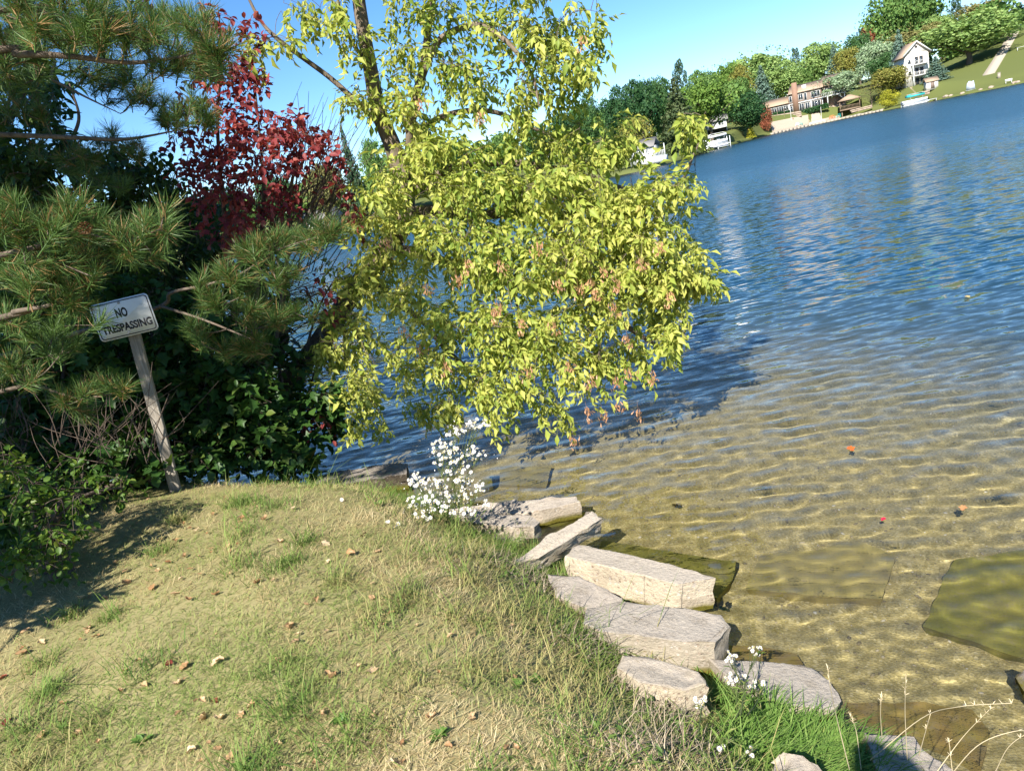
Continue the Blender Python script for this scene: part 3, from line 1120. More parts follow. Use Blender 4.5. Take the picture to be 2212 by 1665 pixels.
# white three storey house
R2 = 250
p = fspot(1660, 440, R2)
p[2] = fz(1660, 446, R2)
hs = MPP(R2)
ho = thing('white_house', 'tall white gabled house with two balconies and brown roof above the far shore', 'house', p, face_cam(p) + .28)
W = 46 * hs
H3 = 8.6
part(ho, 'wall', m_cream, (-W, W, 0, 11, 0, H3))
G().prism([(-W, H3), (W, H3), (0, H3 + 2.9)], 0, 11).build('gable_wall', m_cream, ho)
gable(ho, 'roof', m_roof, -W, W, 0, 11, H3, 2.95, .6, .2, 'y')
g = G()
for s in (-1, 1):
    g.bar((s * (W + .6), -.68, H3 - .3), (0, -.68, H3 + 3.0), .12, .3)
g.build('bargeboard', m_trim, ho)
part(ho, 'vent', m_dark, (-.3, .3, -.05, -.01, H3 + 1.3, H3 + 1.9))
for z0 in (5.6, 2.7):
    part(ho, 'balcony', m_trim, (-W * .55, W * .85, -1.8, -.01, z0 - .15, z0))
    railing(ho, -W * .55, W * .85, -1.75, z0, m_trim, .95, .4)
for x in (-W * .5, W * .8):
    part(ho, 'post', m_trim, (x - .1, x + .1, -1.75, -1.55, 0, 2.54))
    part(ho, 'post', m_trim, (x - .1, x + .1, -1.74, -1.54, 2.7, 5.44))
for z0 in (5.65, 2.75, .1):
    window(ho, -W * .2, W * .12, z0, z0 + 2.0, 0, 0, m_brownw)
    window(ho, W * .2, W * .52, z0, z0 + 2.0, 0, 0, m_brownw)
window(ho, -W * .8, -W * .5, 6.0, 7.2, 0, 0)
window(ho, -W * .8, -W * .5, 3.0, 4.2, 0, 0)
part(ho, 'stairs', m_stone, *[(-W * .9, -W * .3, -2.2 - k * .8, -1.42 - k * .8, -.5 - k * .3, -.02 - k * .3) for k in range(6)])

# shed
p = fspot(1735, 458, 238)
p[2] = fz(1735, 460, 238)
sh = thing('garden_shed', 'small white shed with brown roof below the tall white house', 'shed', p, face_cam(p) + .3)
part(sh, 'wall', m_cream, (-1.4, 1.4, 0, 2.4, -.3, 1.9))
gable(sh, 'roof', m_roof, -1.4, 1.4, 0, 2.4, 1.9, .9, .25, .12)
part(sh, 'door', m_brownw, (-.4, .5, -.04, -.002, 0, 1.7))

# terraces in front of the white house
terrace(1605, 492, 1720, 468, 234, 1.0, .8, m_stone, 'stone_wall', 'stone retaining wall behind the boat with the teal canopy', courses=2)

# cottage
R3 = 118
p = fspot(240, 830, R3)
p[2] = fz(240, 838, R3)
hs = MPP(R3)
co = thing('white_cottage', 'small white cottage with steep gable and raised deck at the far waterline', 'house', p, face_cam(p) - .25)
part(co, 'wall', m_white, (-90 * hs, 30 * hs, 1.2, 5, -.5, 2.0))
G().prism([(-92 * hs, 2.0), (-10 * hs, 2.0), (-51 * hs, 3.35)], .95, 1.18).build('gable_wall', m_white, co)
gable(co, 'roof', m_roofg, -90 * hs, 30 * hs, 1.2, 5, 2.0, 1.1, .3, .12)
g = G()
for s in (-1, 1):
    g.bar((-51 * hs + s * 46 * hs, .88, 1.9), (-51 * hs, .88, 3.5), .12, .2)
g.build('bargeboard', m_trim, co)
window(co, -60 * hs, -42 * hs, 2.1, 2.75, .95, 0, m_brownw)
for k in range(4):
    window(co, (-85 + 26 * k) * hs, (-66 + 26 * k) * hs, .7, 1.7, 1.2, 1)
part(co, 'deck', m_trim, (-40 * hs, 100 * hs, -.6, 1.18, -.6, .3))
railing(co, -40 * hs, 100 * hs, -.55, .3, m_trim, .8, .22)
part(co, 'deck_post', m_trim, (98 * hs, 102 * hs, -.5, -.4, .3, 2.0))

# house half hidden by trees
p = fspot(610, 690, 208)
p[2] = fz(610, 690, 208)
hh_ = thing('hidden_house', 'white house with a balcony glimpsed between dark trees behind the docked boat', 'house', p, face_cam(p))
part(hh_, 'wall', m_white, (-2.6, 2.6, 0, 6, -1.5, 2.9))
gable(hh_, 'roof', m_roofg, -2.6, 2.6, 0, 6, 2.9, 1.2)
part(hh_, 'balcony', m_trim, (-2.2, 2.6, -1.5, -.01, .9, 1.1))
railing(hh_, -2.2, 2.6, -1.45, 1.1, m_trim, .9, .4)
part(hh_, 'shade_panel', m_dark, (-2.2, 2.5, -.06, -.012, -.4, .85))  # near-black panel on the wall stands in for the shade below the balcony
window(hh_, -1.6, -.2, 1.5, 2.7, 0, 1)
window(hh_, .6, 2.0, 1.5, 2.7, 0, 1)

# house roof through the shrub on the left
p = fspot(-1450, 1090, 140)
lh = thing('far_house', 'pale house roof glimpsed across the lake below the red shrub', 'house', p, face_cam(p) + .3)
part(lh, 'wall', m_white, (-3, 3, 0, 5, -1, 2.2))
gable(lh, 'roof', m_roofg, -3, 3, 0, 5, 2.2, 1.4)
window(lh, -2.2, -1.0, .6, 1.8, 0)
window(lh, 1, 2.2, .6, 1.8, 0)

# ------------------------------------------------------------------ boats, chairs, shore furniture
m_teal = mat('teal_canvas', (.03, .42, .40), .7)
m_hull = mat('white_gelcoat', (.8, .8, .8), .25, .5)
m_orange = mat('orange_plastic', (.75, .22, .10), .5)
m_greyc = mat('grey_cover', (.42, .47, .55), .7)


def pontoon(name, label, cx, cy, r, rz, canopy, length=6.0, lift=False):
    p = fspot(cx, cy, r)
    p[2] = 0
    b = thing(name, label, 'boat', p, rz)
    z = .25 if not lift else .7
    for s in (-1, 1):
        y = s * .85
        g = G().tube([(-length / 2, y, z), (length * .35, y, z), (length / 2, y, z + .12)], [.28, .28, .08], 8)
        g.build('pontoon', m_metal, b)
    part(b, 'deck', m_metal, (-length / 2, length / 2 - .4, -1.15, 1.15, z + .3, z + .42))
    g = G()
    for x0, x1, y0, y1 in ((-length / 2, length / 2 - .5, -1.15, -1.09), (-length / 2, length / 2 - .5, 1.09, 1.15), (-length / 2, -length / 2 + .06, -1.08, 1.08), (length / 2 - .56, length / 2 - .5, -1.08, 1.08)):
        g.box(x0, x1, y0, y1, z + .44, z + 1.1)
    g.build('side_panel', m_hull, b)
    part(b, 'seat', m_hull, (-length / 2 + .2, -length / 2 + 1.4, -1, 1, z + .44, z + .95))
    part(b, 'helm', m_hull, (.2, .8, .2, .9, z + .44, z + 1.4))
    if canopy is not None:
        for x in (-1.3, 1.3):
            for s in (-1, 1):
                G().bar((x, s * 1.05, z + 1.1), (x * 1.2, s * 1.05, z + 2.2), .06).build('canopy_pole', m_metal, b)
        pts = [(-1.9, 2.15), (-1.2, 2.42), (1.2, 2.42), (1.9, 2.15), (1.2, 2.36), (-1.2, 2.36)]
        g = G()
        for a_, b_ in (((-1.9, 2.15), (-1.1, 2.4)), ((-1.1, 2.4), (1.1, 2.4)), ((1.1, 2.4), (1.9, 2.15))):
            V = [(a_[0], -1.2, a_[1] + z), (b_[0], -1.2, b_[1] + z), (b_[0], 1.2, b_[1] + z), (a_[0], 1.2, a_[1] + z)]
            V += [(x, y, q + .07) for x, y, q in V]
            g.add(V, Q=[(3, 2, 1, 0), (4, 5, 6, 7), (0, 1, 5, 4), (1, 2, 6, 5), (2, 3, 7, 6), (3, 0, 4, 7)])
        for sy in (-1.2, 1.15):
            g.box(-1.85, 1.85, sy, sy + .05, z + 1.75, z + 2.14)
        g.box(-1.9, -1.86, -1.14, 1.14, z + 1.75, z + 2.14)
        g.box(1.86, 1.9, -1.14, 1.14, z + 1.75, z + 2.14)
        g.build('canopy', canopy, b)
    return b, p


b, p = pontoon('pontoon_boat', 'white pontoon boat with teal canopy below the tall white house', 1645, 535, 222, face_cam(fspot(1645, 535, 222)) + .35, m_teal)
d = thing('dock', 'short white dock right of the boat with the teal canopy', 'dock', (*fspot(1695, 522, 224)[:2], 0), face_cam(fspot(1695, 520, 224)) + .2)
part(d, 'deck', m_trim, (-2.6, 2.6, -.6, .6, .45, .55))
for x in (-2.4, 0, 2.4):
    for y in (-.5, .5):
        part(d, 'leg', m_metal, (x - .05, x + .05, y - .05, y + .05, -1, .449))
b, p = pontoon('pontoon_boat', 'white canopied pontoon boat on a lift in front of the hidden house', 612, 766, 166, face_cam(fspot(612, 766, 166)) + .2, m_hull, 5.0, True)
lf = thing('boat_lift', 'metal boat lift under the white canopied pontoon boat', 'boat lift', (p[0], p[1], 0), face_cam(p) + .2)
for x in (-2.4, 2.4):
    for y in (-1.35, 1.35):
        part(lf, 'post', m_metal, (x - .06, x + .06, y - .06, y + .06, -1, 2.2))
part(lf, 'cradle', m_metal, (-2.3, 2.3, -1.3, -1.2, .3, .4), (-2.3, 2.3, 1.2, 1.3, .3, .4))
q = fspot(565, 780, 164)
d = thing('dock', 'white wooden dock left of the boat on the lift', 'dock', (*q[:2], 0), face_cam(q) + .2)
part(d, 'deck', m_trim, (-2.2, 2.0, -.6, .6, .5, .6))
for x in (-2, 0, 1.9):
    for y in (-.5, .5):
        part(d, 'leg', m_trim, (x - .05, x + .05, y - .05, y + .05, -1, .499))
railing(d, -2.1, 1.9, .55, .6, m_trim, .7, .6)


def chair(cx, cy, r, m, label):
    p = fspot(cx, cy, r)
    t = thing('lawn_chair', label, 'chair', p, face_cam(p) + rng.uniform(-.5, .5), 'chairs on the far beach')
    z = .1
    G().add([(-.4, -.4, z + .36), (.4, -.4, z + .36), (.4, .3, z + .26), (-.4, .3, z + .26), (-.4, -.4, z + .42), (.4, -.4, z + .42), (.4, .3, z + .32), (-.4, .3, z + .32)],
            Q=[(3, 2, 1, 0), (4, 5, 6, 7), (0, 1, 5, 4), (1, 2, 6, 5), (2, 3, 7, 6), (3, 0, 4, 7)]).build('seat', m, t)
    for k in range(4):
        G().bar((-.3 + .2 * k, .32, z + .26), (-.36 + .24 * k, .68, z + 1.15 - .06 * abs(k - 1.5)), .17, .04).build('slat', m, t)
    for s in (-1, 1):
        part(t, 'armrest', m, (s * .5 - .08, s * .5 + .08, -.5, .4, z + .6, z + .65))
        part(t, 'leg', m, (s * .5 - .04, s * .5 + .04, -.45, -.35, 0, z + .599))
        part(t, 'leg', m, (s * .48 - .04, s * .48 + .04, .3, .38, 0, z + .599))


chair(1246, 606, 250, m_teal, 'teal lawn chair at the right of the far beach')
chair(1216, 608, 250, m_orange, 'right of two orange lawn chairs on the far beach')
chair(1205, 610, 250, m_orange, 'left of two orange lawn chairs on the far beach')
chair(1047, 655, 246.5, m_teal, 'teal lawn chair at the left of the far beach')
chair(1030, 660, 246.5, m_hull, 'white lawn chair beside the left teal chair on the far beach')
for k, (cx, cy, lab) in enumerate(((1135, 612, 'upper of two white canoes lying on the far beach'), (1132, 626, 'lower of two white canoes lying on the far beach'))):
    p = fspot(cx, cy, 251 - 2 * k)
    b = thing('canoe', lab, 'canoe', p, face_cam(p) + .25, 'canoes on the far beach')
    xs = np.linspace(-2.3, 2.3, 13)
    V = []
    for x in xs:
        wv = .42 * (1 - (abs(x) / 2.32) ** 2.2) + .01
        zz = .12 * (abs(x) / 2.3) ** 3
        for th in np.linspace(0, PI, 7):
            V.append((x, -wv * math.cos(th), .75 * wv * math.sin(th) + .12 - zz * 0))
    ii = np.arange(13 * 7).reshape(13, 7)
    G().add(V, Q=np.stack([ii[:-1, :-1], ii[1:, :-1], ii[1:, 1:], ii[:-1, 1:]], -1).reshape(-1, 4)).build('hull', m_hull, b, True)
    G().bar((-2.3, 0, .14), (2.3, 0, .14), .05).build('keel', m_metal, b)

# covered jet ski, marker stone, bench, steps on the right lawn
p = fspot(1932, 432, 224)
t = thing('covered_watercraft', 'pale grey tarpaulin covered object on the far lawn by the water', 'watercraft', p, face_cam(p))
V = []
prof = [(-.9, .1), (-.85, .8), (-.7, 1.6), (-.3, 2.1), (.1, 2.0), (.3, 1.9), (.7, 2.05), (.9, .9), (.95, .1)]
G().prism(prof, -.7, .7).build('cover', m_greyc, t)
part(t, 'trailer', m_metal, (-1, 1, -.6, .6, -.1, .09))
p = fspot(2082, 398, 226)
t = thing('marker_post', 'grey stone marker on the far lawn near the right edge', 'marker', p, face_cam(p))
part(t, 'shaft', m_conc, (-.3, .3, -.25, .25, -.2, 1.1))
part(t, 'cap', m_conc, (-.38, .38, -.32, .32, 1.1, 1.25))
p = fspot(2132, 414, 216)
t = thing('shore_bench', 'white bench at the waterline near the right edge of the far lawn', 'bench', p, face_cam(p))
part(t, 'seat', m_trim, (-.7, .7, -.2, .2, .42, .48))
for x in (-.55, .55):
    part(t, 'leg', m_trim, (x - .05, x + .05, -.18, .18, -.2, .419))
part(t, 'backrest', m_trim, (-.7, .7, .21, .26, .5, .9))
p = fspot(2202, 268, 262)
t = thing('lawn_table', 'white table on the upper far lawn at the right photo edge', 'table', p, face_cam(p))
part(t, 'top', m_trim, (-1.2, 1.2, -.4, .4, .7, .78))
for x in (-1, 1):
    part(t, 'leg', m_trim, (x - .06, x + .06, -.3, .3, -.2, .699))
# walk of concrete steps up the hill
st0, st1 = fspot(2030, 378, 236), fspot(2165, 222, 305)
stp = thing('hill_steps', 'long flight of pale concrete steps climbing the far hill at the right', 'steps', st0)
nst = 46
for k in range(nst):
    q = st0 + (st1 - st0) * k / nst
    q[2] = float(far_z(q[0], q[1]))
    an = math.atan2(st1[1] - st0[1], st1[0] - st0[0])
    g = G().box(-.9, .9, -1.3, 1.3, -.3, .16)
    V, fs = g.arrays()
    V = np.stack([V[:, 0] * math.cos(an) - V[:, 1] * math.sin(an), V[:, 0] * math.sin(an) + V[:, 1] * math.cos(an), V[:, 2]], -1) + (q - st0)
    link('step', mesh_from('step', V, fs, [m_conc]), stp)
# shoreline rocks at the right
for k, (cx, cy) in enumerate(((1805, 498), (1830, 492), (1890, 476), (1985, 452), (2040, 444), (2160, 410), (2180, 405))):
    p = fspot(cx, cy, float(np.interp(c_az(cx, cy), SH_AZ, SH_R)) + .2)
    bm = bmesh.new()
    bmesh.ops.create_icosphere(bm, subdivisions=2, radius=.45 + .25 * rng.random())
    for v in bm.verts:
        v.co *= 1 + .35 * mnoise.noise(v.co * 1.9 + Vector((k, 0, 0)))
        v.co.z *= .6
    me = bpy.data.meshes.new('boulder')
    bm.to_mesh(me)
    bm.free()
    me.materials.append(m_stone)
    o = link('shore_boulder', me)
    o.location = [float(c) for c in p]
    tag(o, ['first', 'second', 'third', 'fourth', 'fifth', 'sixth', 'seventh'][k] + ' pale boulder from the left along the waterline of the far right lawn', 'boulder', 'boulders along the far lawn')
# parked cars at the top of the hill
def far_car(cx, cy, r, m, label):
    p = fspot(cx, cy, r)
    p[2] = max(p[2], fz(cx, cy + 12, r))
    t = thing('parked_car', label, 'car', p, face_cam(p) + .1, 'cars on the hilltop')
    g = G().prism([(-2.2, .4), (2.2, .4), (2.2, .95), (1.3, 1.05), (.6, 1.55), (-1.0, 1.55), (-1.7, 1.0), (-2.2, .9)], -.85, .85)
    g.build('body', m, t)
    G().prism([(.5, 1.06), (.95, 1.06), (.5, 1.45), (-.9, 1.45), (-1.4, 1.06)], -.87, -.852).build('window', m_glass, t)
    for x in (-1.4, 1.4):
        th = np.arange(12) * PI / 6
        G().prism([(x + .36 * math.cos(a), .36 + .36 * math.sin(a)) for a in th], -.9, -.7).build('wheel', m_dark, t)


far_car(2132, 205, 318, m_hull, 'white car parked at the top of the steps on the far hill')
far_car(2158, 196, 322, mat('dark_car_paint', (.05, .06, .09), .3, .5), 'dark car parked right of the white one on the far hill')

# ------------------------------------------------------------------ NEAR: concrete slabs and stones
def concrete(name, a, b, agg=.5, algae=True, grey=True):
    m = mat(name, rough=.93, spec=.15)
    P = posn(m)
    n1 = noise_n(m, 5, 6, .6)
    c = mixc(m, n1, a, b)
    v = N(m, 'ShaderNodeTexVoronoi')
    v.inputs['Scale'].default_value = 48
    v.inputs['Randomness'].default_value = 1
    L(m, P, v.inputs['Vector'])
    stones = ramp(m, v.outputs['Color'], [(0, (.10, .07, .05)), (.35, (.25, .18, .12)), (.6, (.42, .33, .25)), (1, (.68, .63, .56))])
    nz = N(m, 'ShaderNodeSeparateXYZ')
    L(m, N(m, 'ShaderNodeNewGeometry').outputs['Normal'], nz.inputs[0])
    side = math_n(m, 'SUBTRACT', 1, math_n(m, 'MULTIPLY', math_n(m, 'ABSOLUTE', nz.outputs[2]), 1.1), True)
    near = math_n(m, 'LESS_THAN', v.outputs['Distance'], .38)
    pick = math_n(m, 'GREATER_THAN', N_sep(m, v.outputs['Color']), .45)
    f = math_n(m, 'MULTIPLY', math_n(m, 'MULTIPLY', near, pick), math_n(m, 'ADD', math_n(m, 'MULTIPLY', side, agg), agg * .25))
    c = mixc(m, f, c, stones)
    # tops weather greyer than the broken sides
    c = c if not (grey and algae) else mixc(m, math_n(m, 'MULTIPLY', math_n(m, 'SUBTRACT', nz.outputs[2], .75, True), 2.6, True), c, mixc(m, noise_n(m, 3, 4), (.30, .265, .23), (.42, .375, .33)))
    # pores, grime and wet foot
    c = mixc(m, ramp(m, noise_n(m, 130, 3, .6), [(.28, (.75, .75, .75)), (.42, (0, 0, 0))]), c, (.13, .105, .08))
    c = mixc(m, ramp(m, noise_n(m, 14, 5, .7), [(.55, (0, 0, 0)), (.7, (.45, .45, .45))]), c, (.20, .16, .12))
    c = mixc(m, ramp(m, noise_n(m, 2.2, 6, .7), [(.5, (0, 0, 0)), (.68, (.6, .6, .6))]), c, (.17, .14, .10))
    if algae:
        s = N(m, 'ShaderNodeSeparateXYZ')
        L(m, P, s.inputs[0])
        wet = math_n(m, 'ADD', s.outputs[2], math_n(m, 'MULTIPLY', noise_n(m, 9, 3), .05))
        g_ = ramp(m, wet, [(.0, (1, 1, 1)), (.045, (1, 1, 1)), (.075, (0, 0, 0))])
        alg = mixc(m, noise_n(m, 7, 5, .65), (.075, .075, .008), (.20, .16, .03))
        c = mixc(m, g_, c, alg)
    L(m, c, BASE(m))
    h = math_n(m, 'ADD', math_n(m, 'MULTIPLY', noise_n(m, 45, 6, .7), 1.0), math_n(m, 'MULTIPLY', v.outputs['Distance'], .5))
    bump(m, h, .7 if algae else .2, .012)
    return m


def N_sep(m, colr):
    s = N(m, 'ShaderNodeSeparateColor')
    L(m, colr, s.inputs[0])
    return s.outputs[1]


m_slab = concrete('weathered_concrete', (.38, .31, .235), (.53, .45, .35), .75)
m_slabw = concrete('pale_concrete', (.46, .38, .27), (.62, .53, .40), .9)
m_slabg = concrete('grey_concrete', (.33, .28, .21), (.47, .41, .32), .6)
m_alg = concrete('algae_covered_slab', (.055, .07, .008), (.30, .25, .06), .1, False)
m_algb = concrete('silty_slab', (.20, .165, .045), (.36, .29, .12), .1, False)
m_algr = concrete('rusty_silt_slab', (.26, .15, .055), (.20, .18, .035), .1, False)
m_darkst = concrete('dark_wet_stone', (.045, .035, .025), (.10, .08, .055), .2)


def slab(name, label, cat, top, thick, m, rough=.012, edge=.022, cuts=2, under=None, seed=0, group=None):
    """top: ordered 3D corners of the upper face"""
    T = [Vector(p) for p in top]
    c = sum(T, Vector()) / len(T)
    nrm = Vector((0, 0, 0))
    for a, b in zip(T, T[1:] + T[:1]):
        nrm += (a - c).cross(b - c)
    nrm.normalize()
    if nrm.z < 0:
        T.reverse()
        nrm = -nrm
    bm = bmesh.new()
    # subdivide outline
    out = []
    for a, b in zip(T, T[1:] + T[:1]):
        k = max(1, int((b - a).length / .10))
        out += [a.lerp(b, i / k) for i in range(k)]
    rows = [0, .3, .7, 1]
    rings = []
    for t in rows:
        ring = []
        for p in out:
            q = p - nrm * thick * t
            q = c + (q - c) * (1 - .05 * t) + Vector((0, 0, 0))
            q -= nrm * 0
            ring.append(bm.verts.new(q))
        rings.append(ring)
    n = len(out)
    for r0, r1 in zip(rings[:-1], rings[1:]):
        for i in range(n):
            bm.faces.new((r0[i], r1[i], r1[(i + 1) % n], r0[(i + 1) % n]))
    # inner rings of the top
    prev = rings[0]
    for s in (.93, .7, .4):
        ring = [bm.verts.new(c + (p - c) * s) for p in out]
        for i in range(n):
            bm.faces.new((prev[i], prev[(i + 1) % n], ring[(i + 1) % n], ring[i]))
        prev = ring
    cv = bm.verts.new(c)
    for i in range(n):
        bm.faces.new((prev[i], prev[(i + 1) % n], cv))
    bm.faces.new(list(reversed(rings[-1])))
    bmesh.ops.triangulate(bm, faces=bm.faces[:])
    if cuts:
        bmesh.ops.subdivide_edges(bm, edges=bm.edges[:], cuts=cuts)
    bm.normal_update()
    off = Vector((seed * 3.7, seed * 1.3, 0))
    for v in bm.verts:
        p = v.co
        up = abs(v.normal.dot(nrm))
        k = edge if up < .85 else rough
        if rough == 0 and (up > .6 or (p - c).dot(nrm) > -.012):
            continue
        d = mnoise.noise(p * 7 + off) * .55 + mnoise.noise(p * 19 + off) * .6 + mnoise.noise(p * 45 + off) * .4
        v.co = p + v.normal * (d * k)
        if up < .97 and up > .15 and (p - c).dot(nrm) > -thick * .15:
            v.co -= nrm * (.006 * (.5 + mnoise.noise(p * 14 + off)))
    bm.normal_update()
    me = bpy.data.meshes.new(name)
    for v in bm.verts:
        v.co -= c
    bm.to_mesh(me)
    bm.free()
    me.materials.append(m)
    for p in me.polygons:
        p.use_smooth = True
    me.set_sharp_from_angle(angle=math.radians(38))
    o = link(name, me)
    o.location = c
    o.cycles.is_caustics_receiver = True
    tag(o, label, cat, group)
    return o


def c6(x, y, z):
    return atz(810 + .3662 * x, 864 + .3662 * y, z)


def pz(x, y, z):
    return atz(x, y, z)


GS = 'broken concrete slabs along the bank'
slab('concrete_slab', 'pinkish grey pointed slab reaching furthest into the lake behind the aster', 'slab', [c6(440, 640, .17), c6(700, 600, .17), c6(1070, 574, .15), c6(1190, 566, .14), c6(1212, 596, .13), c6(1060, 632, .13), c6(880, 665, .13), c6(620, 672, .15)], .17, m_slab, .014, .03, seed=1, group=GS)
slab('concrete_slab', 'upper of two stacked rounded slabs right of the white aster', 'slab', [c6(430, 680, .24), c6(560, 650, .24), c6(760, 668, .22), c6(930, 684, .20), c6(978, 712, .19), c6(940, 745, .20), c6(800, 745, .21), c6(540, 715, .23)], .10, m_slab, .02, .03, seed=2, group=GS)
slab('concrete_slab', 'lower of two stacked slabs half hidden in grass right of the aster', 'slab', [c6(440, 760, .15), c6(560, 735, .14), c6(880, 765, .11), c6(908, 800, .10), c6(850, 825, .11), c6(700, 815, .13), c6(520, 805, .15)], .13, m_slabg, .016, .03, seed=3, group=GS)
slab('concrete_slab', 'narrow broken slab propped up at an angle pointing to the water', 'slab', [c6(800, 965, .26), c6(1040, 790, .27), c6(1280, 655, .27), c6(1348, 692, .25), c6(1160, 805, .24), c6(960, 935, .23)], .12, m_slabw, .008, .035, seed=4, group=GS)
slab('concrete_slab', 'long thick pale slab with smooth top and pebbly front face at the water', 'slab', [c6(1112, 915, .235), c6(1195, 850, .23), c6(1420, 888, .22), c6(1700, 955, .205), c6(2005, 1045, .185), c6(1782, 1082, .20), c6(1500, 1010, .215), c6(1300, 960, .225)], .2, m_slabw, .003, .014, seed=5, group=GS)
slab('concrete_slab', 'wide rough grey slab below the long thick slab', 'slab', [pz(1262, 1345, .23), pz(1268, 1312, .23), pz(1330, 1298, .22), pz(1420, 1306, .20), pz(1480, 1311, .19), pz(1556, 1328, .18), pz(1580, 1348, .17), pz(1545, 1385, .18), pz(1470, 1383, .19), pz(1390, 1372, .20), pz(1300, 1362, .22)], .22, m_slabg, .016, .03, seed=6, group=GS)
slab('concrete_slab', 'thin plate of broken concrete tucked under the long thick slab', 'slab', [pz(1185, 1240, .22), pz(1250, 1245, .20), pz(1345, 1290, .18), pz(1350, 1318, .17), pz(1290, 1322, .18), pz(1200, 1285, .20)], .10, m_slab, .01, .02, seed=16, group=GS)
slab('concrete_slab', 'small whitish block between the wide rough slab and the grass', 'slab', [pz(1330, 1440, .30), pz(1345, 1415, .30), pz(1430, 1425, .29), pz(1510, 1450, .27), pz(1528, 1475, .26), pz(1480, 1488, .28), pz(1380, 1472, .30)], .18, m_slabw, .018, .03, seed=7, group=GS)
slab('concrete_slab', 'flat smooth grey slab beside the long green grass at the waterline', 'slab', [pz(1530, 1420, .09), pz(1690, 1428, .07), pz(1755, 1440, .06), pz(1792, 1466, .06), pz(1818, 1512, .06), pz(1800, 1530, .07), pz(1700, 1520, .09), pz(1580, 1470, .10)], .14, m_slabg, .006, .02, seed=8, group=GS)
slab('concrete_slab', 'jagged grey slab at the bottom right under dry stalks', 'slab', [pz(1868, 1580, .12), pz(1975, 1588, .09), pz(1992, 1614, .09), pz(2022, 1638, .08), pz(2065, 1668, .08), pz(2040, 1720, .1), pz(1900, 1680, .16)], .16, m_slab, .014, .03, seed=9, group=GS)
slab('white_rock', 'pale rounded rock at the bottom edge left of the shadow', 'rock', [pz(1662, 1640, .44), pz(1690, 1618, .46), pz(1735, 1630, .45), pz(1775, 1668, .42), pz(1740, 1710, .42), pz(1680, 1690, .44)], .14, m_slabw, .02, .03, seed=10)
slab('dark_stone', 'long dark wet stone at the shaded waterline left of the aster', 'stone', [pz(660, 1032, .16), pz(760, 1012, .17), pz(850, 998, .17), pz(880, 1000, .15), pz(878, 1022, .14), pz(760, 1042, .15), pz(690, 1050, .15)], .24, m_darkst, .02, .03, seed=11)
slab('dark_stone', 'dark stone breaking the water at the right photo edge', 'stone', [pz(2192, 1462, .03), pz(2215, 1452, .04), pz(2260, 1470, .05), pz(2250, 1500, .04), pz(2210, 1490, .03)], .15, m_darkst, .015, .03, seed=12)
GU = 'slabs lying under water'


def W_(x, y, d):
    return atw(x, y, d)


slab('submerged_slab', 'faint olive slab under water right of the long thick slab', 'slab', [W_(1640, 1200, .17), W_(1860, 1170, .17), W_(1937, 1197, .16), W_(1905, 1292, .14), W_(1760, 1285, .14), W_(1610, 1272, .14)], .1, m_algb, 0, .012, cuts=0, seed=13, group=GU)
slab('submerged_slab', 'large bright green algae covered slab under water at the right edge', 'slab', [W_(2063, 1205, 0.20), W_(2212, 1190, 0.21), W_(2340, 1195, 0.21), W_(2330, 1460, 0.17), W_(2212, 1421, 0.17), W_(2100, 1385, 0.17), W_(1995, 1353, 0.17), W_(2032, 1262, 0.19)], .14, m_alg, 0, .012, cuts=0, seed=14, group=GU)
slab('submerged_slab', 'green slab under water touching the far side of the long thick slab', 'slab', [W_(1300, 1165, 0.11), W_(1450, 1190, 0.11), W_(1590, 1212, 0.11), W_(1582, 1252, 0.10), W_(1550, 1290, 0.09), W_(1400, 1250, 0.09), W_(1290, 1200, 0.10)], .14, m_alg, 0, .012, cuts=0, seed=15, group=GU)
slab('submerged_slab', 'rusty brown slab with green rim under water at the lower right', 'slab', [W_(1830, 1515, 0.14), W_(2000, 1516, 0.15), W_(2100, 1530, 0.15), W_(2140, 1580, 0.15), W_(2120, 1660, 0.14), W_(2080, 1740, 0.14), W_(1880, 1680, 0.14)], .14, m_algr, 0, .012, cuts=0, seed=17, group=GU)
slab('submerged_slab', 'olive slab under water behind the aster', 'slab', [W_(1080, 1008, .14), W_(1190, 1006, .14), W_(1180, 1050, .12), W_(1080, 1046, .12)], .08, m_algb, 0, .012, cuts=0, seed=18, group=GU)
slab('submerged_slab', 'small mossy stone under water just right of the aster stems', 'stone', [W_(1035, 1036, .03), W_(1062, 1032, .03), W_(1064, 1046, .03), W_(1040, 1056, .03)], .1, m_alg, 0, .012, cuts=0, seed=19, group=GU)
slab('submerged_slab', 'dark green slab under water between the pointed and the propped slab', 'slab', [W_(1080, 1170, .04), W_(1150, 1120, .05), W_(1240, 1095, .05), W_(1265, 1105, .05), W_(1180, 1150, .05), W_(1120, 1190, .04)], .1, m_alg, 0, .012, cuts=0, seed=20, group=GU)
slab('submerged_slab', 'silty brown slab under water next to the flat grey slab', 'slab', [W_(1560, 1392, .05), W_(1640, 1395, .05), W_(1720, 1410, .05), W_(1735, 1432, .05), W_(1650, 1440, .05), W_(1560, 1430, .05)], .1, m_algr, 0, .012, cuts=0, seed=21, group=GU)

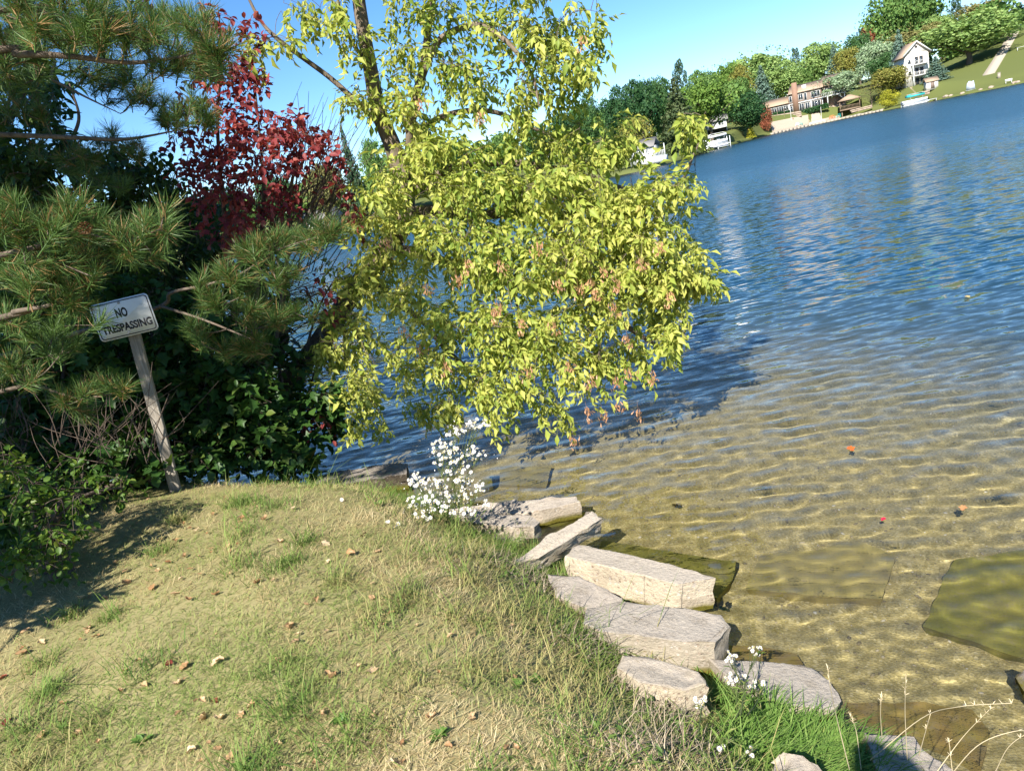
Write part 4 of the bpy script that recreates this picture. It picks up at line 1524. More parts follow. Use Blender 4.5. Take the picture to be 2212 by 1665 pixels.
# pebbles on the bed
bm = bmesh.new()
bmesh.ops.create_icosphere(bm, subdivisions=1, radius=1)
pv = np.array([v.co[:] for v in bm.verts]) * [1, .75, .5]
pf = np.array([[v.index for v in f.verts] for f in bm.faces])
bm.free()
n = 6000
px_ = rng.uniform(.2, 4.5, n)
py_ = rng.uniform(1.2, 6.5, n) 
dd = shore_dist(px_, py_)
k = (dd < -.12)
px_, py_, dd = px_[k], py_[k], dd[k]
P = np.stack([px_, py_, bed_z(px_, py_, dd) + .002], -1)
m_peb = mat('pebbles', rough=.9)
L(m_peb, ramp(m_peb, N(m_peb, 'ShaderNodeNewGeometry').outputs['Random Per Island'], [(0, (.15, .12, .07)), (.4, (.25, .20, .11)), (.8, (.36, .30, .20)), (1, (.5, .46, .38))]), BASE(m_peb))
g = G().add(*scatter((pv, np.zeros((0, 4), int), pf), frames(randdir(len(P)) * [1, 1, .1]), .004 + .013 * rng.random(len(P)) ** 4, P))
o = g.build('gravel', m_peb, None, True)
o.cycles.is_caustics_receiver = True
tag(o, 'scattered small pebbles on the lake bed near the bank', 'gravel', kind='stuff')

# ------------------------------------------------------------------ leaves: templates
def leaflet(shape, fold=.12, curl=.15, L0=1.0):
    """shape: list of (y, halfwidth, tooth) along the midrib"""
    ys = [s[0] for s in shape]
    V, Q, T = [], [], []
    n = len(shape)
    for y, w, tz in shape:
        z = -curl * y * y
        V.append((0, y * L0, z))
        V.append((w * L0, (y + tz) * L0, z + fold * w * 2))
        V.append((-w * L0, (y + tz) * L0, z + fold * w * 2))
    for i in range(n - 1):
        a, b = 3 * i, 3 * i + 3
        Q += [(a, a + 1, b + 1, b), (a, b, b + 2, a + 2)]
    return np.array(V, float), np.array(Q), np.zeros((0, 3), int)


LF_ELDER = leaflet([(0, .02, 0), (.38, .24, .05), (.62, .14, .05), (1, .0, 0)], .3, .22)
LF_OVAL = leaflet([(0, .02, 0), (.3, .24, 0), (.62, .24, .02), (1, 0, 0)], .25, .2)
LF_ROUND = leaflet([(0, .04, 0), (.25, .34, 0), (.6, .36, .02), (1, 0, 0)], .15, .12)
LF_LOBED = leaflet([(0, .05, 0), (.15, .3, .0), (.35, .22, .0), (.5, .48, .14), (.66, .2, 0), (1, 0, 0)], .15, .15)
LF_LANCE = leaflet([(0, .02, 0), (.35, .10, 0), (.7, .08, 0), (1, 0, 0)], .2, .3)


def compound(seed, nl=5, L0=.076):
    r = np.random.default_rng(seed)
    g = G()
    rl = .085 + .03 * r.random()
    droop = .35 + .4 * r.random()
    st = np.array([(0, y, -droop * y * y / rl) for y in np.linspace(0, rl, 4)])
    g.tube(st[[0, 3]], [.0013, .0009], 3, False)
    dirs, P, S = [], [], []
    P.append(st[-1]); dirs.append((0, .75, -.75 + .3 * r.normal() * .5)); S.append(L0 * (1 + .25 * r.random()))
    for k in range((nl - 1) // 2):
        q = st[2 - k] if k < 2 else st[1]
        for s in (-1, 1):
            P.append(q); dirs.append((s * (.8 + .2 * r.random()), .45 + .2 * r.normal() * .5, -.7 + .35 * r.normal() * .6)); S.append(L0 * (.75 + .3 * r.random()))
    R = frames(np.array(dirs, float), r.normal(size=len(P)) * .35)
    g.add(*scatter(LF_ELDER, R, np.array(S), np.array(P)))
    return tmpl_of(g)


def single(t, size, pet=.15):
    V, Q, T = t
    V = V * size
    V[:, 1] += pet * size
    return V, Q, T


# ------------------------------------------------------------------ grass
m_weed_ = leafmat('bank_weed_leaf', [(0, (.07, .14, .03)), (.6, (.15, .22, .05)), (1, (.3, .22, .1))], .3)
def blades(P, hgt, wid, lean, az_, bend, simple=False):
    """curved grass blades, 2 quads + tip"""
    if simple:      # one quad and a tip
        n = len(P)
        d_ = np.stack([np.cos(az_), np.sin(az_), 0 * az_], -1)
        s_ = np.stack([-d_[:, 1], d_[:, 0], 0 * az_], -1) * (wid / 2)[:, None]
        up_ = np.array([0, 0, 1.0])
        m_ = P + (d_ * np.sin(lean)[:, None] + up_ * np.cos(lean)[:, None]) * (hgt * .55)[:, None]
        t_ = m_ + (d_ * np.sin(lean + bend)[:, None] + up_ * np.cos(lean + bend)[:, None]) * (hgt * .45)[:, None]
        V = np.stack([P - s_, P + s_, m_ + s_ * .8, m_ - s_ * .8, t_], 1)
        o_ = (np.arange(n) * 5)[:, None, None]
        return V.reshape(-1, 3), (np.array([(0, 1, 2, 3)])[None] + o_).reshape(-1, 4), (np.array([(3, 2, 4)])[None] + o_).reshape(-1, 3)
    n = len(P)
    dx, dy = np.cos(az_), np.sin(az_)
    sx, sy = -dy, dx
    z = np.zeros(n)
    V = np.zeros((n, 7, 3))
    for i, (t, wv) in enumerate(((0, 1), (.4, .9), (.75, .6), (1, 0))):
        a = lean + bend * t
        hr = hgt * t * np.sin(a)
        hz = hgt * t * np.cos(a)
        c_ = P + np.stack([dx * hr, dy * hr, hz], -1)
        s_ = np.stack([sx, sy, z], -1) * (wid * wv / 2)[:, None]
        if i < 3:
            V[:, 2 * i] = c_ - s_
            V[:, 2 * i + 1] = c_ + s_
        else:
            V[:, 6] = c_
    o_ = (np.arange(n) * 7)[:, None, None]
    Q = (np.array([(0, 1, 3, 2), (2, 3, 5, 4)])[None] + o_).reshape(-1, 4)
    T = (np.array([(4, 5, 6)])[None] + o_).reshape(-1, 3)
    return V.reshape(-1, 3), Q, T


def grassmat(name, dry, green, bias, transl=.25):
    m = mat(name, rough=.6, spec=.2)
    b_ = m.node_tree.nodes['Principled BSDF']
    isl = N(m, 'ShaderNodeNewGeometry').outputs['Random Per Island']
    d_ = ramp(m, isl, [(0, dry[0]), (.5, dry[1]), (1, dry[2])])
    g_ = ramp(m, isl, [(0, green[0]), (.5, green[1]), (1, green[2])])
    f = math_n(m, 'ADD', math_n(m, 'MULTIPLY', noise_n(m, 1.25, 4, .6), 1.5), math_n(m, 'ADD', math_n(m, 'MULTIPLY', isl, .35), bias))
    f = math_n(m, 'ADD', f, math_n(m, 'MULTIPLY', math_n(m, 'SUBTRACT', noise_n(m, 7, 3, .6), .5), 1.5))
    f = ramp(m, f, [(.82, (0, 0, 0)), (1.0, (1, 1, 1))])
    c_ = mixc(m, f, d_, g_)
    L(m, c_, b_.inputs['Base Color'])
    t = N(m, 'ShaderNodeBsdfTranslucent')
    L(m, c_, t.inputs[0])
    x = N(m, 'ShaderNodeMixShader')
    x.inputs[0].default_value = transl
    L(m, b_.outputs[0], x.inputs[1])
    L(m, t.outputs[0], x.inputs[2])
    L(m, x.outputs[0], m.node_tree.nodes['Material Output'].inputs[0])
    return m


m_grass = grassmat('dry_lawn_grass', ((.36, .27, .12), (.57, .45, .24), (.74, .62, .39)), ((.11, .18, .04), (.21, .28, .07), (.32, .37, .11)), .05)
m_bank = grassmat('bank_grass', ((.30, .25, .10), (.38, .34, .13), (.5, .42, .2)), ((.07, .14, .025), (.13, .21, .04), (.22, .29, .07)), .12)
m_long = grassmat('long_green_grass', ((.25, .3, .08), (.3, .36, .1), (.45, .42, .16)), ((.10, .20, .03), (.17, .29, .06), (.27, .38, .10)), .4, .35)


def lawn_points(n, x0, x1, y0, y1, dmin=.1, dmax=99):
    x, y = rng.uniform(x0, x1, n), rng.uniform(y0, y1, n)
    d = shore_dist(x, y)
    k = (d > dmin) & (d < dmax)
    x, y, d = x[k], y[k], d[k]
    return np.stack([x, y, land_z(x, y, d) - .004], -1), d


Pg, d = lawn_points(340000, -3.6, 1.6, 1.1, 6.6, .16)
near_w = np.clip(2.2 / np.hypot(Pg[:, 0], Pg[:, 1]), .35, 1.2)
k = rng.random(len(Pg)) < near_w
Pg = Pg[k]
n = len(Pg)
tuft = wob(Pg[:, 0], Pg[:, 1], 5, 21)
hg = (.035 + .055 * rng.random(n)) * (1 + .5 * tuft)
azf = 1.2 * wob(Pg[:, 0], Pg[:, 1], 2.2, 31) * PI + rng.normal(size=n) * 2.2
Px, d = lawn_points(40000, -9, -3.6, 2, 9.5, .1)
nx = len(Px)
Pg = np.concatenate([Pg, Px])
hg = np.concatenate([hg, .03 + .06 * rng.random(nx)])
azf = np.concatenate([azf, rng.random(nx) * 6.28])
n = len(Pg)
g = G().add(*blades(Pg, hg, .0018 + .0016 * rng.random(n), .85 + .62 * rng.random(n) ** .6, azf, .0 + .35 * rng.random(n), True))
o = g.build('lawn_grass', m_grass)
tag(o, 'short dry straw coloured grass with green patches covering the lawn', 'grass', kind='stuff')

Pg, d = lawn_points(260000, -3.0, 1.7, 1.1, 6.6, .0, .95)
# clumpy fringe along the bank
k = rng.random(len(Pg)) < .25 + .75 * (wob(Pg[:, 0], Pg[:, 1], 7, 41) > .02)
k &= rng.random(len(Pg)) < np.interp(d, [0, .1, .35, .6, .95], [.12, .55, .6, .35, .08])
Pg = Pg[k][:52000]
for _ in range(70):       # stray tufts out on the lawn
    cx_, cy_ = rng.uniform(-2.6, .5), rng.uniform(1.5, 5.4)
    if shore_dist(np.array([cx_]), np.array([cy_]))[0] > .4:
        q_ = rng.normal(size=(130, 2)) * rng.uniform(.03, .085) + [cx_, cy_]
        Pg = np.concatenate([Pg, np.stack([q_[:, 0], q_[:, 1], land_z(q_[:, 0], q_[:, 1]) - .004], -1)])
n = len(Pg)
hg = (.05 + .12 * rng.random(n) ** 1.6) * (1 + .9 * wob(Pg[:, 0], Pg[:, 1], 6, 42))
hg[rng.random(n) < .035] *= 2.3
hg[52000:] = .022 + .042 * rng.random(max(n - 52000, 0))
g = G().add(*blades(Pg, hg, .0026 + .0018 * rng.random(n), .1 + .6 * rng.random(n), rng.random(n) * 6.28, .3 + .8 * rng.random(n)))
o = g.build('bank_grass', m_bank)
tag(o, 'taller green grass fringe growing along the edge of the bank', 'grass', kind='stuff')

# long arching green grass at the lower right
lg = thing('long_grass_clump', 'thick clump of long arching bright green grass by the flat slab', 'grass clump', pz(1690, 1580, .35))
CL = [(1560, 1470), (1600, 1500), (1650, 1510), (1640, 1550), (1700, 1540), (1690, 1590), (1750, 1570), (1745, 1620), (1800, 1600), (1800, 1645), (1850, 1640), (1600, 1560), (1620, 1610), (1680, 1640), (1740, 1668), (1860, 1675), (1540, 1440)]
for q, (cxp, cyp) in enumerate(CL):
    b0 = pz(cxp, cyp + 25, .33)
    for _ in range(3):
        b0 = pz(cxp, cyp + 25, float(land_z(b0[0], b0[1])) + .03)
    n = 330
    P = b0 + rng.normal(size=(n, 3)) * [.05, .05, .0]
    P[:, 2] = land_z(P[:, 0], P[:, 1])
    g = G().add(*blades(P, (.11 + .16 * rng.random(n)) * (.8 if q in (0, 1, 16) else 1), .0034 + .0022 * rng.random(n), .15 + .6 * rng.random(n), rng.normal(size=n) * .9 + .3 + .5 * rng.normal(), .6 + 1.0 * rng.random(n)))
    tg = g.build('grass_tuft', m_long, lg, world=True)
    tg['kind'] = 'stuff'
# grey dead weeds on the lower bank
m_deadw = mat('dead_weed', rough=.9)
L(m_deadw, ramp(m_deadw, N(m_deadw, 'ShaderNodeNewGeometry').outputs['Random Per Island'], [(0, (.16, .11, .07)), (.5, (.33, .26, .18)), (1, (.48, .40, .28))]), BASE(m_deadw))
for q, (cxp, cyp, lab) in enumerate(((1365, 1500, 'grey dead weed stems in front of the small whitish block'), (1440, 1560, 'tangled dead weeds left of the long green grass'), (1380, 1620, 'brown dead weed patch at the bottom right of the lawn'), (1500, 1640, 'dead weed tangle at the bottom edge under the asters'), (1260, 1400, 'dry weeds on the bank left of the wide rough slab'), (1150, 1260, 'dry weeds beside the propped narrow slab'), (1060, 1210, 'dry weeds in front of the two stacked slabs'))):
    b0 = ground(cxp, cyp, .03)
    t = thing('dead_weeds', lab, 'weed', b0, 0, 'dead weeds along the bank')
    n = 260
    P = b0 + rng.normal(size=(n, 3)) * [.07, .07, 0]
    P[:, 2] = land_z(P[:, 0], P[:, 1])
    G().add(*blades(P, .05 + .11 * rng.random(n), .002 + .0014 * rng.random(n), .1 + .9 * rng.random(n), rng.random(n) * 6.28, .2 + .9 * rng.random(n))).build('stems', m_deadw, t, world=True)['kind'] = 'stuff'
    n = 120
    P = b0 + rng.normal(size=(n, 3)) * [.08, .08, 0]
    P[:, 2] = land_z(P[:, 0], P[:, 1]) + .06 * rng.random(n)
    G().add(*scatter(single(leaflet([(0, .03, 0), (.4, .2, 0), (1, 0, 0)], .2, .3), .028), frames(randdir(n) + [0, 0, .3]), .5 + rng.random(n), P)).build('leaves', m_weed_, t, True, True)['kind'] = 'stuff'

# dry stalks bottom right
m_straw = mat('dry_straw', (.58, .48, .30), .7)
ds = thing('dry_grass_stalks', 'tall dry straw coloured grass stalks arching over the water at the lower right', 'grass', pz(1900, 1660, .25))
STK = [[(1835, 1660, .4), (1810, 1560, .62), (1795, 1490, .85), (1788, 1440, .95)], [(1880, 1640, .3), (1990, 1550, .55), (2070, 1525, .7), (2185, 1517, .75)], [(1905, 1590, .3), (1902, 1540, .45), (1904, 1500, .55)],
       [(1960, 1640, .3), (1955, 1540, .55), (1957, 1460, .75)], [(1985, 1630, .25), (2010, 1540, .5)], [(2040, 1690, .3), (2110, 1610, .5), (2190, 1578, .55), (2240, 1580, .5)],
       [(2020, 1670, .3), (2080, 1590, .45), (2140, 1528, .6)], [(2060, 1690, .3), (2050, 1600, .45)], [(1860, 1660, .3), (1850, 1580, .45), (1838, 1545, .55)], [(2150, 1665, .2), (2180, 1610, .35), (2230, 1575, .42)]]
for s_ in STK:
    pts = spline([pz(*p) for p in s_], 6)
    g = G().tube(pts, [.0019, .0012, .0008], 4)
    stem = g.build('stalk', m_straw, ds, world=True)
    n = 14
    t0 = rng.integers(int(len(pts) * .7), len(pts), n)
    P = pts[t0]
    sd_ = G().add(*blades(P, np.full(n, .014), np.full(n, .0025), rng.random(n) * 1.2, rng.random(n) * 6.28, np.full(n, .2)))
    e = sd_.build('seed_head', m_straw, None)
    e.parent = stem
    e.data.transform(Matrix.Translation(-Vector(ds.location)))

# ------------------------------------------------------------------ generic woody plant filled with leafy sprays
def grow(root, limbs, blobs, tmpls, m_leaf, m_wood, spray=(.16, .34), nodes=(4, 7), leaf_scale=(.8, 1.2), droop=.5, n_obj=0, seed=0,
         leaf_name='leaf', twig_r=.0028, wood_name='branch', per_node=2, out_bias=(0, 0, 0), connect=True, up_leaf=0.0, leaf_droop=None):
    leaf_droop = droop * .55 if leaf_droop is None else leaf_droop
    """limbs: (points, radii, part name). blobs: (px,py,rx,ry,Y,ry_depth,count) in photo pixels"""
    r = np.random.default_rng(seed + 100)
    pool, poolr = [], []
    base = np.array(root.location)
    for pts, rad, nm in limbs:
        sp = spline(pts, 8)
        G().tube(sp, rad, 9 if max(rad) > .03 else 6).build(nm, m_wood, root, True, True)
        pool.append(sp)
    pool = np.concatenate(pool)
    gt = G()
    LP, LD, LU = [], [], []
    cen = []
    for (bx, by, rx, ry, Y, dY, cnt) in blobs:
        for _ in range(cnt):
            while True:
                q = r.uniform(-1, 1, 3)
                if q @ q < 1:
                    break
            cen.append(aty(bx + q[0] * rx, by + q[1] * ry, Y + q[2] * dY))
    cen = np.array(cen)
    dist = np.array([np.min(((pool - c) ** 2).sum(1)) for c in cen])
    for i in np.argsort(dist):
        c = cen[i]
        j = np.argmin(((pool - c) ** 2).sum(1) + .15 * np.maximum(pool[:, 2] - c[2], 0) * 0)
        a = pool[j]
        v = c - a
        ln_ = np.linalg.norm(v)
        d0 = v / (ln_ + 1e-6)
        sdir = d0 * .8 + r.normal(size=3) * .55 + np.array(out_bias) + [0, 0, -droop * r.random()]
        sdir /= np.linalg.norm(sdir)
        sl = r.uniform(*spray)
        e = c + sdir * sl * .5
        s0 = c - sdir * sl * .5
        mid = (a + s0) / 2 + [0, 0, .10 * ln_] + r.normal(size=3) * .05 * ln_
        if connect and ln_ > .03:
            tw = spline([a, mid, s0], 4)
            rr = twig_r * (1 + 1.5 * min(ln_, 1.2))
            gt.tube(tw[::2], [rr, twig_r * .8], 3 if ln_ < .5 else 4, False)
            if ln_ < 1.6:
                pool = np.concatenate([pool, tw[2:]])
        tip = e + [0, 0, -.25 * droop * sl]
        sp = spline([s0, (s0 + e) / 2 + [0, 0, .04 * sl], tip], 4)
        gt.tube(sp[::2], [twig_r * .8, twig_r * .35], 3, False)
        k = r.integers(nodes[0], nodes[1] + 1)
        for t in np.linspace(.12, 1, k):
            p = sp[min(int(t * (len(sp) - 1) + .5), len(sp) - 1)]
            th = r.random() * 6.28
            side = np.cross(sdir, [0, 0, 1.0])
            side /= np.linalg.norm(side) + 1e-6
            upv = np.cross(side, sdir)
            for s in range(per_node):
                w = (side * math.cos(th + s * PI * 2 / per_node) + upv * math.sin(th + s * PI * 2 / per_node))
                d = sdir * (.55 + .3 * t) + w * .9 + r.normal(size=3) * .25 + [0, 0, -leaf_droop + up_leaf]
                LP.append(p + r.normal(size=3) * .008)
                LD.append(d)
    if gt.n:
        gt.build(wood_name if wood_name != 'branch' else 'twigs', m_wood, root, True, True)['kind'] = 'stuff'
    LP, LD = np.array(LP), np.array(LD)
    n = len(LP)
    R = frames(LD, r.normal(size=n) * .5)
    S = r.uniform(*leaf_scale, n)
    which = r.integers(0, len(tmpls), n)
    # nearest leaves as separate parts
    obj = np.zeros(n, bool)
    if n_obj:
        dc = np.linalg.norm(LP - [0, 0, EYE], axis=1) / S
        obj[np.argsort(dc)[:n_obj]] = True
        mm = [mesh_from(leaf_name, t[0], [t[1], t[2]], [m_leaf], None, True) for t in tmpls]
        for i in np.nonzero(obj)[0]:
            o = link(leaf_name, mm[which[i]], root)
            M = Matrix([[*(R[i][k] * S[i]), LP[i][k] - base[k]] for k in range(3)] + [[0, 0, 0, 1]])
            o.matrix_local = M
    g = G()
    for k, t in enumerate(tmpls):
        s = (which == k) & ~obj
        if s.any():
            g.add(*scatter(t, R[s], S[s], LP[s]))
    if g.n:
        g.build('foliage', m_leaf, root, True, True)['kind'] = 'stuff'
    return n


Y_ = aty
# ------------------------------------------------------------------ the yellow green leaning tree
m_elder = leafmat('yellow_green_leaf', [(0, (.15, .24, .035)), (.25, (.31, .375, .065)), (.6, (.47, .49, .105)), (.9, (.58, .56, .15)), (.97, (.64, .46, .17)), (1, (.55, .30, .07))], .38, .5, .25)
m_bark = barkmat('grey_brown_bark', (.10, .075, .055), (.24, .19, .14), 22)
m_seed = leafmat('dry_seed_keys', [(0, (.42, .20, .10)), (.5, (.55, .30, .16)), (1, (.62, .40, .24))], .3)
base = Y_(560, 905, 8.0)
el = thing('leaning_tree', 'leaning tree with yellow green drooping leaves overhanging the lake', 'tree', base)
T = lambda *p: [Y_(*q) for q in p]
limbs = [
    (T((560, 910, 8.0), (600, 850, 8.0), (650, 790, 7.9), (710, 710, 7.8), (770, 620, 7.6), (830, 550, 7.4), (870, 480, 7.25), (872, 400, 7.2), (850, 320, 7.2), (818, 240, 7.2), (800, 150, 7.2), (776, 10, 7.2), (760, -160, 7.2), (740, -350, 7.2)),
     [.135, .12, .11, .105, .10, .095, .095, .085, .075, .068, .06, .048, .035], 'trunk'),
    (T((868, 410, 7.2), (885, 330, 7.1), (890, 250, 7.0), (915, 140, 7.0), (930, 30, 7.0), (960, -120, 7.0)), [.06, .05, .045, .035, .028, .015], 'limb'),
    (T((902, 190, 7.0), (944, 93, 6.9), (1009, 56, 6.8), (1050, 60, 6.7), (1100, 95, 6.6), (1148, 160, 6.5), (1165, 230, 6.4)), [.035, .03, .026, .022, .016, .006], 'limb'),
    (T((815, 262, 7.2), (760, 210, 7.2), (712, 167, 7.2), (655, 125, 7.1), (600, 84, 7.0), (560, 40, 7.0), (520, -40, 7.0)), [.03, .026, .022, .02, .016, .01], 'limb'),
    (T((862, 470, 7.2), (930, 455, 7.0), (1020, 465, 7.15), (1150, 455, 6.85), (1240, 470, 6.65), (1330, 500, 6.55), (1430, 545, 6.45), (1500, 590, 6.45)), [.07, .055, .05, .04, .032, .025, .01], 'limb'),
    (T((840, 540, 7.4), (900, 545, 7.1), (990, 575, 7.15), (1100, 600, 6.85), (1250, 640, 6.55), (1370, 715, 6.45), (1470, 780, 6.45)), [.06, .05, .042, .034, .026, .009], 'limb'),
    (T((790, 595, 7.5), (850, 650, 7.2), (910, 690, 7.25), (970, 760, 6.95), (1060, 820, 6.75), (1180, 850, 6.55)), [.045, .036, .03, .022, .014, .006], 'limb'),
    (T((870, 430, 7.2), (960, 370, 7.0), (1080, 350, 7.15), (1220, 370, 6.95), (1360, 410, 6.75), (1460, 400, 6.65), (1500, 330, 6.55), (1525, 265, 6.55)), [.055, .045, .036, .028, .02, .01, .005], 'limb'),
    (T((885, 300, 7.1), (960, 250, 7.1), (1060, 240, 7.0), (1160, 280, 7.25), (1280, 330, 7.25)), [.035, .028, .022, .015, .006], 'limb'),
    (T((720, 700, 7.8), (690, 720, 7.4), (720, 745, 7.0), (770, 800, 7.15), (810, 880, 7.05)), [.03, .022, .016, .01, .005], 'limb'),
    (T((1100, 600, 6.85), (1120, 680, 6.65), (1090, 760, 6.55), (1085, 850, 6.45)), [.02, .014, .009, .004], 'limb'),
    (T((798, 140, 7.2), (760, 90, 7.1), (735, 20, 7.0), (715, -60, 7.0)), [.022, .016, .01, .005], 'limb'),
]
EB = [  # px, py, rx, ry, depth, half depth, sprays
    (835, 420, 90, 66, 6.80, 0.5, 21), (935, 330, 100, 66, 6.80, 0.5, 27), (1057, 400, 130, 66, 6.60, 0.5, 36), (1180, 420, 130, 66, 6.40, 0.5, 36), (1293, 450, 120, 66, 6.20, 0.5, 34), (1397, 450, 90, 57, 6.10, 0.4, 21),
    (1468, 390, 45, 33, 6.10, 0.2, 7), (1491, 275, 28, 21, 6.10, 0.1, 6), (875, 510, 100, 66, 6.80, 0.5, 24), (1019, 530, 130, 76, 6.50, 0.5, 38), (1170, 550, 140, 76, 6.20, 0.5, 43), (1312, 560, 130, 76, 6.00, 0.5, 40), (1430, 560, 75, 86, 6.00, 0.4, 27),
    (1491, 590, 35, 48, 6.00, 0.2, 9), (1425, 610, 70, 48, 6.00, 0.3, 14), (1444, 710, 55, 36, 6.00, 0.3, 11), (1312, 635, 110, 57, 6.00, 0.4, 22), (1170, 700, 120, 62, 6.10, 0.4, 28), (1019, 680, 110, 62, 6.40, 0.4, 23), (885, 640, 70, 57, 6.70, 0.4, 13),
    (695, 755, 45, 24, 6.90, 0.2, 7), (775, 735, 45, 43, 6.80, 0.3, 11), (775, 830, 45, 48, 6.60, 0.3, 11), (810, 905, 25, 19, 6.60, 0.1, 4), (865, 760, 50, 38, 6.60, 0.2, 6), (955, 800, 90, 48, 6.40, 0.3, 17), (945, 875, 60, 21, 6.30, 0.2, 9), (1085, 775, 90, 48, 6.10, 0.3, 17),
    (1076, 850, 70, 21, 6.00, 0.2, 10), (1217, 765, 90, 43, 6.00, 0.3, 14), (1180, 880, 30, 19, 6.00, 0.1, 4), (1321, 750, 80, 36, 6.00, 0.3, 11), (1255, 827, 60, 13, 6.00, 0.2, 3), (1364, 790, 40, 14, 6.00, 0.1, 3),
    (880, 240, 60, 48, 6.90, 0.4, 11), (930, 130, 100, 66, 6.80, 0.5, 16), (1050, 180, 110, 66, 6.70, 0.5, 18), (1100, 60, 110, 57, 6.60, 0.5, 18), (1220, 90, 70, 76, 6.50, 0.4, 14), (1275, 50, 25, 48, 6.50, 0.3, 4), (1190, 200, 70, 43, 6.50, 0.4, 10),
    (1000, 10, 110, 48, 6.70, 0.5, 12), (760, 110, 40, 43, 7.00, 0.3, 4), (740, 200, 50, 24, 7.00, 0.2, 3), (790, 200, 50, 33, 7.00, 0.3, 4), (640, 30, 60, 24, 6.90, 0.2, 6), (590, 95, 28, 19, 6.90, 0.2, 3), (870, 20, 50, 28, 6.90, 0.3, 5), (720, 10, 40, 17, 6.90, 0.2, 4),
    (1170, 285, 90, 48, 6.80, 0.4, 16), (1274, 310, 80, 57, 6.80, 0.4, 20), (1331, 290, 40, 33, 6.70, 0.3, 4),
    (900, -90, 220, 57, 6.80, 0.6, 25), (1150, -80, 150, 57, 6.60, 0.5, 21),
    (760, 600, 50, 45, 7.10, 0.3, 9), (730, 680, 40, 40, 7.20, 0.25, 8), (800, 560, 60, 50, 6.90, 0.3, 10), (690, 770, 35, 30, 7.00, 0.2, 5),
]
ELD = [compound(k, 5 if k % 3 else 3) for k in range(7)]
n1 = grow(el, limbs, EB, ELD, m_elder, m_bark, (.20, .42), (4, 6), (.5, 1.3), .36, 300, 1, leaf_droop=.5)
# hanging bunches of winged seeds
KEY = leaflet([(0, .05, 0), (.3, .09, 0), (.75, .17, .03), (1, .05, 0)], .05, .1)
for k in range(3):
    g = G()
    n = 26
    P = np.stack([rng.normal(size=n) * .022, rng.normal(size=n) * .022, -.10 * rng.random(n)], -1)
    D = np.stack([rng.normal(size=n) * .5, rng.normal(size=n) * .5, -np.ones(n)], -1)
    g.add(*scatter(KEY, frames(D, rng.random(n) * 6), np.full(n, .034), P))
    g.tube([(0, 0, .05), (0, 0, -.08)], .001, 3, False)
    if k == 0:
        keys = []
    keys.append(g.mesh('seed_cluster', m_seed))
for k, (x, y, Y) in enumerate([(1280, 880, 5.9), (1315, 885, 5.9), (1352, 862, 5.9), (1395, 880, 5.9), (1250, 935, 5.9), (1080, 650, 6.0), (1070, 665, 6.0), (1260, 610, 5.8), (1300, 620, 5.8), (1290, 600, 5.8), (1320, 570, 5.8), (1345, 600, 5.8),
                               (1130, 690, 5.9), (1145, 790, 5.8), (1240, 775, 5.8), (1370, 720, 5.8), (1375, 790, 5.8), (1425, 800, 5.8), (1010, 560, 6.2), (985, 590, 6.2), (920, 610, 6.4), (870, 700, 6.5), (905, 740, 6.5), (1440, 520, 5.9), (1460, 630, 5.9),
                               (1170, 520, 5.9), (1400, 555, 5.8), (1205, 690, 5.8), (905, 210, 6.6), (1040, 240, 6.5), (1265, 75, 6.3), (830, 510, 6.5), (1085, 560, 6.0), (1340, 650, 5.8), (1345, 810, 5.8), (1290, 810, 5.8), (960, 780, 6.2), (1215, 600, 5.9)]):
    o = link('seed_cluster', keys[k % 3], el)
    o.location = Vector(Y_(x * .97 + 25 if x > 1000 else x, y, Y - .35)) - Vector(base)
    o.rotation_euler = (0, 0, k)
    o['kind'] = 'stuff'

# ------------------------------------------------------------------ the pine
m_needle = leafmat('pine_needles', [(0, (.33, .20, .08)), (.11, (.26, .17, .07)), (.13, (.045, .095, .022)), (.5, (.085, .155, .035)), (.9, (.165, .25, .07)), (1, (.26, .33, .11))], .25, .45, .3)
m_pbark = barkmat('pine_bark', (.09, .07, .055), (.21, .165, .125), 30)


def tuft_mesh(seed, n=120, Ln=.135, full=.9, w=.0013):
    r = np.random.default_rng(seed)
    P = np.zeros((n, 3))
    P[:, 1] = -.07 + .12 * r.random(n)
    th = r.random(n) * 6.28
    sp = .25 + full * r.random(n) ** .8
    D = np.stack([np.sin(sp) * np.cos(th), np.cos(sp), np.sin(sp) * np.sin(th)], -1)
    V, Q = [], []
    ln_ = Ln * (.7 + .5 * r.random(n))
    sd_ = np.cross(D, r.normal(size=(n, 3)))
    sd_ /= np.linalg.norm(sd_, axis=1)[:, None]
    mid = P + D * ln_[:, None] * .55
    D2 = D + r.normal(size=(n, 3)) * .12
    tip = mid + D2 * ln_[:, None] * .45
    Vv = np.stack([P - sd_ * w, P + sd_ * w, mid + sd_ * w, mid - sd_ * w, tip], 1)
    o_ = (np.arange(n) * 5)[:, None, None]
    g = G().add(Vv.reshape(-1, 3), (np.array([(0, 1, 2, 3)])[None] + o_).reshape(-1, 4), (np.array([(3, 2, 4)])[None] + o_).reshape(-1, 3))
    g.tube([(0, -.10, 0), (0, .04, 0)], [.004, .003], 5)
    return tmpl_of(g)


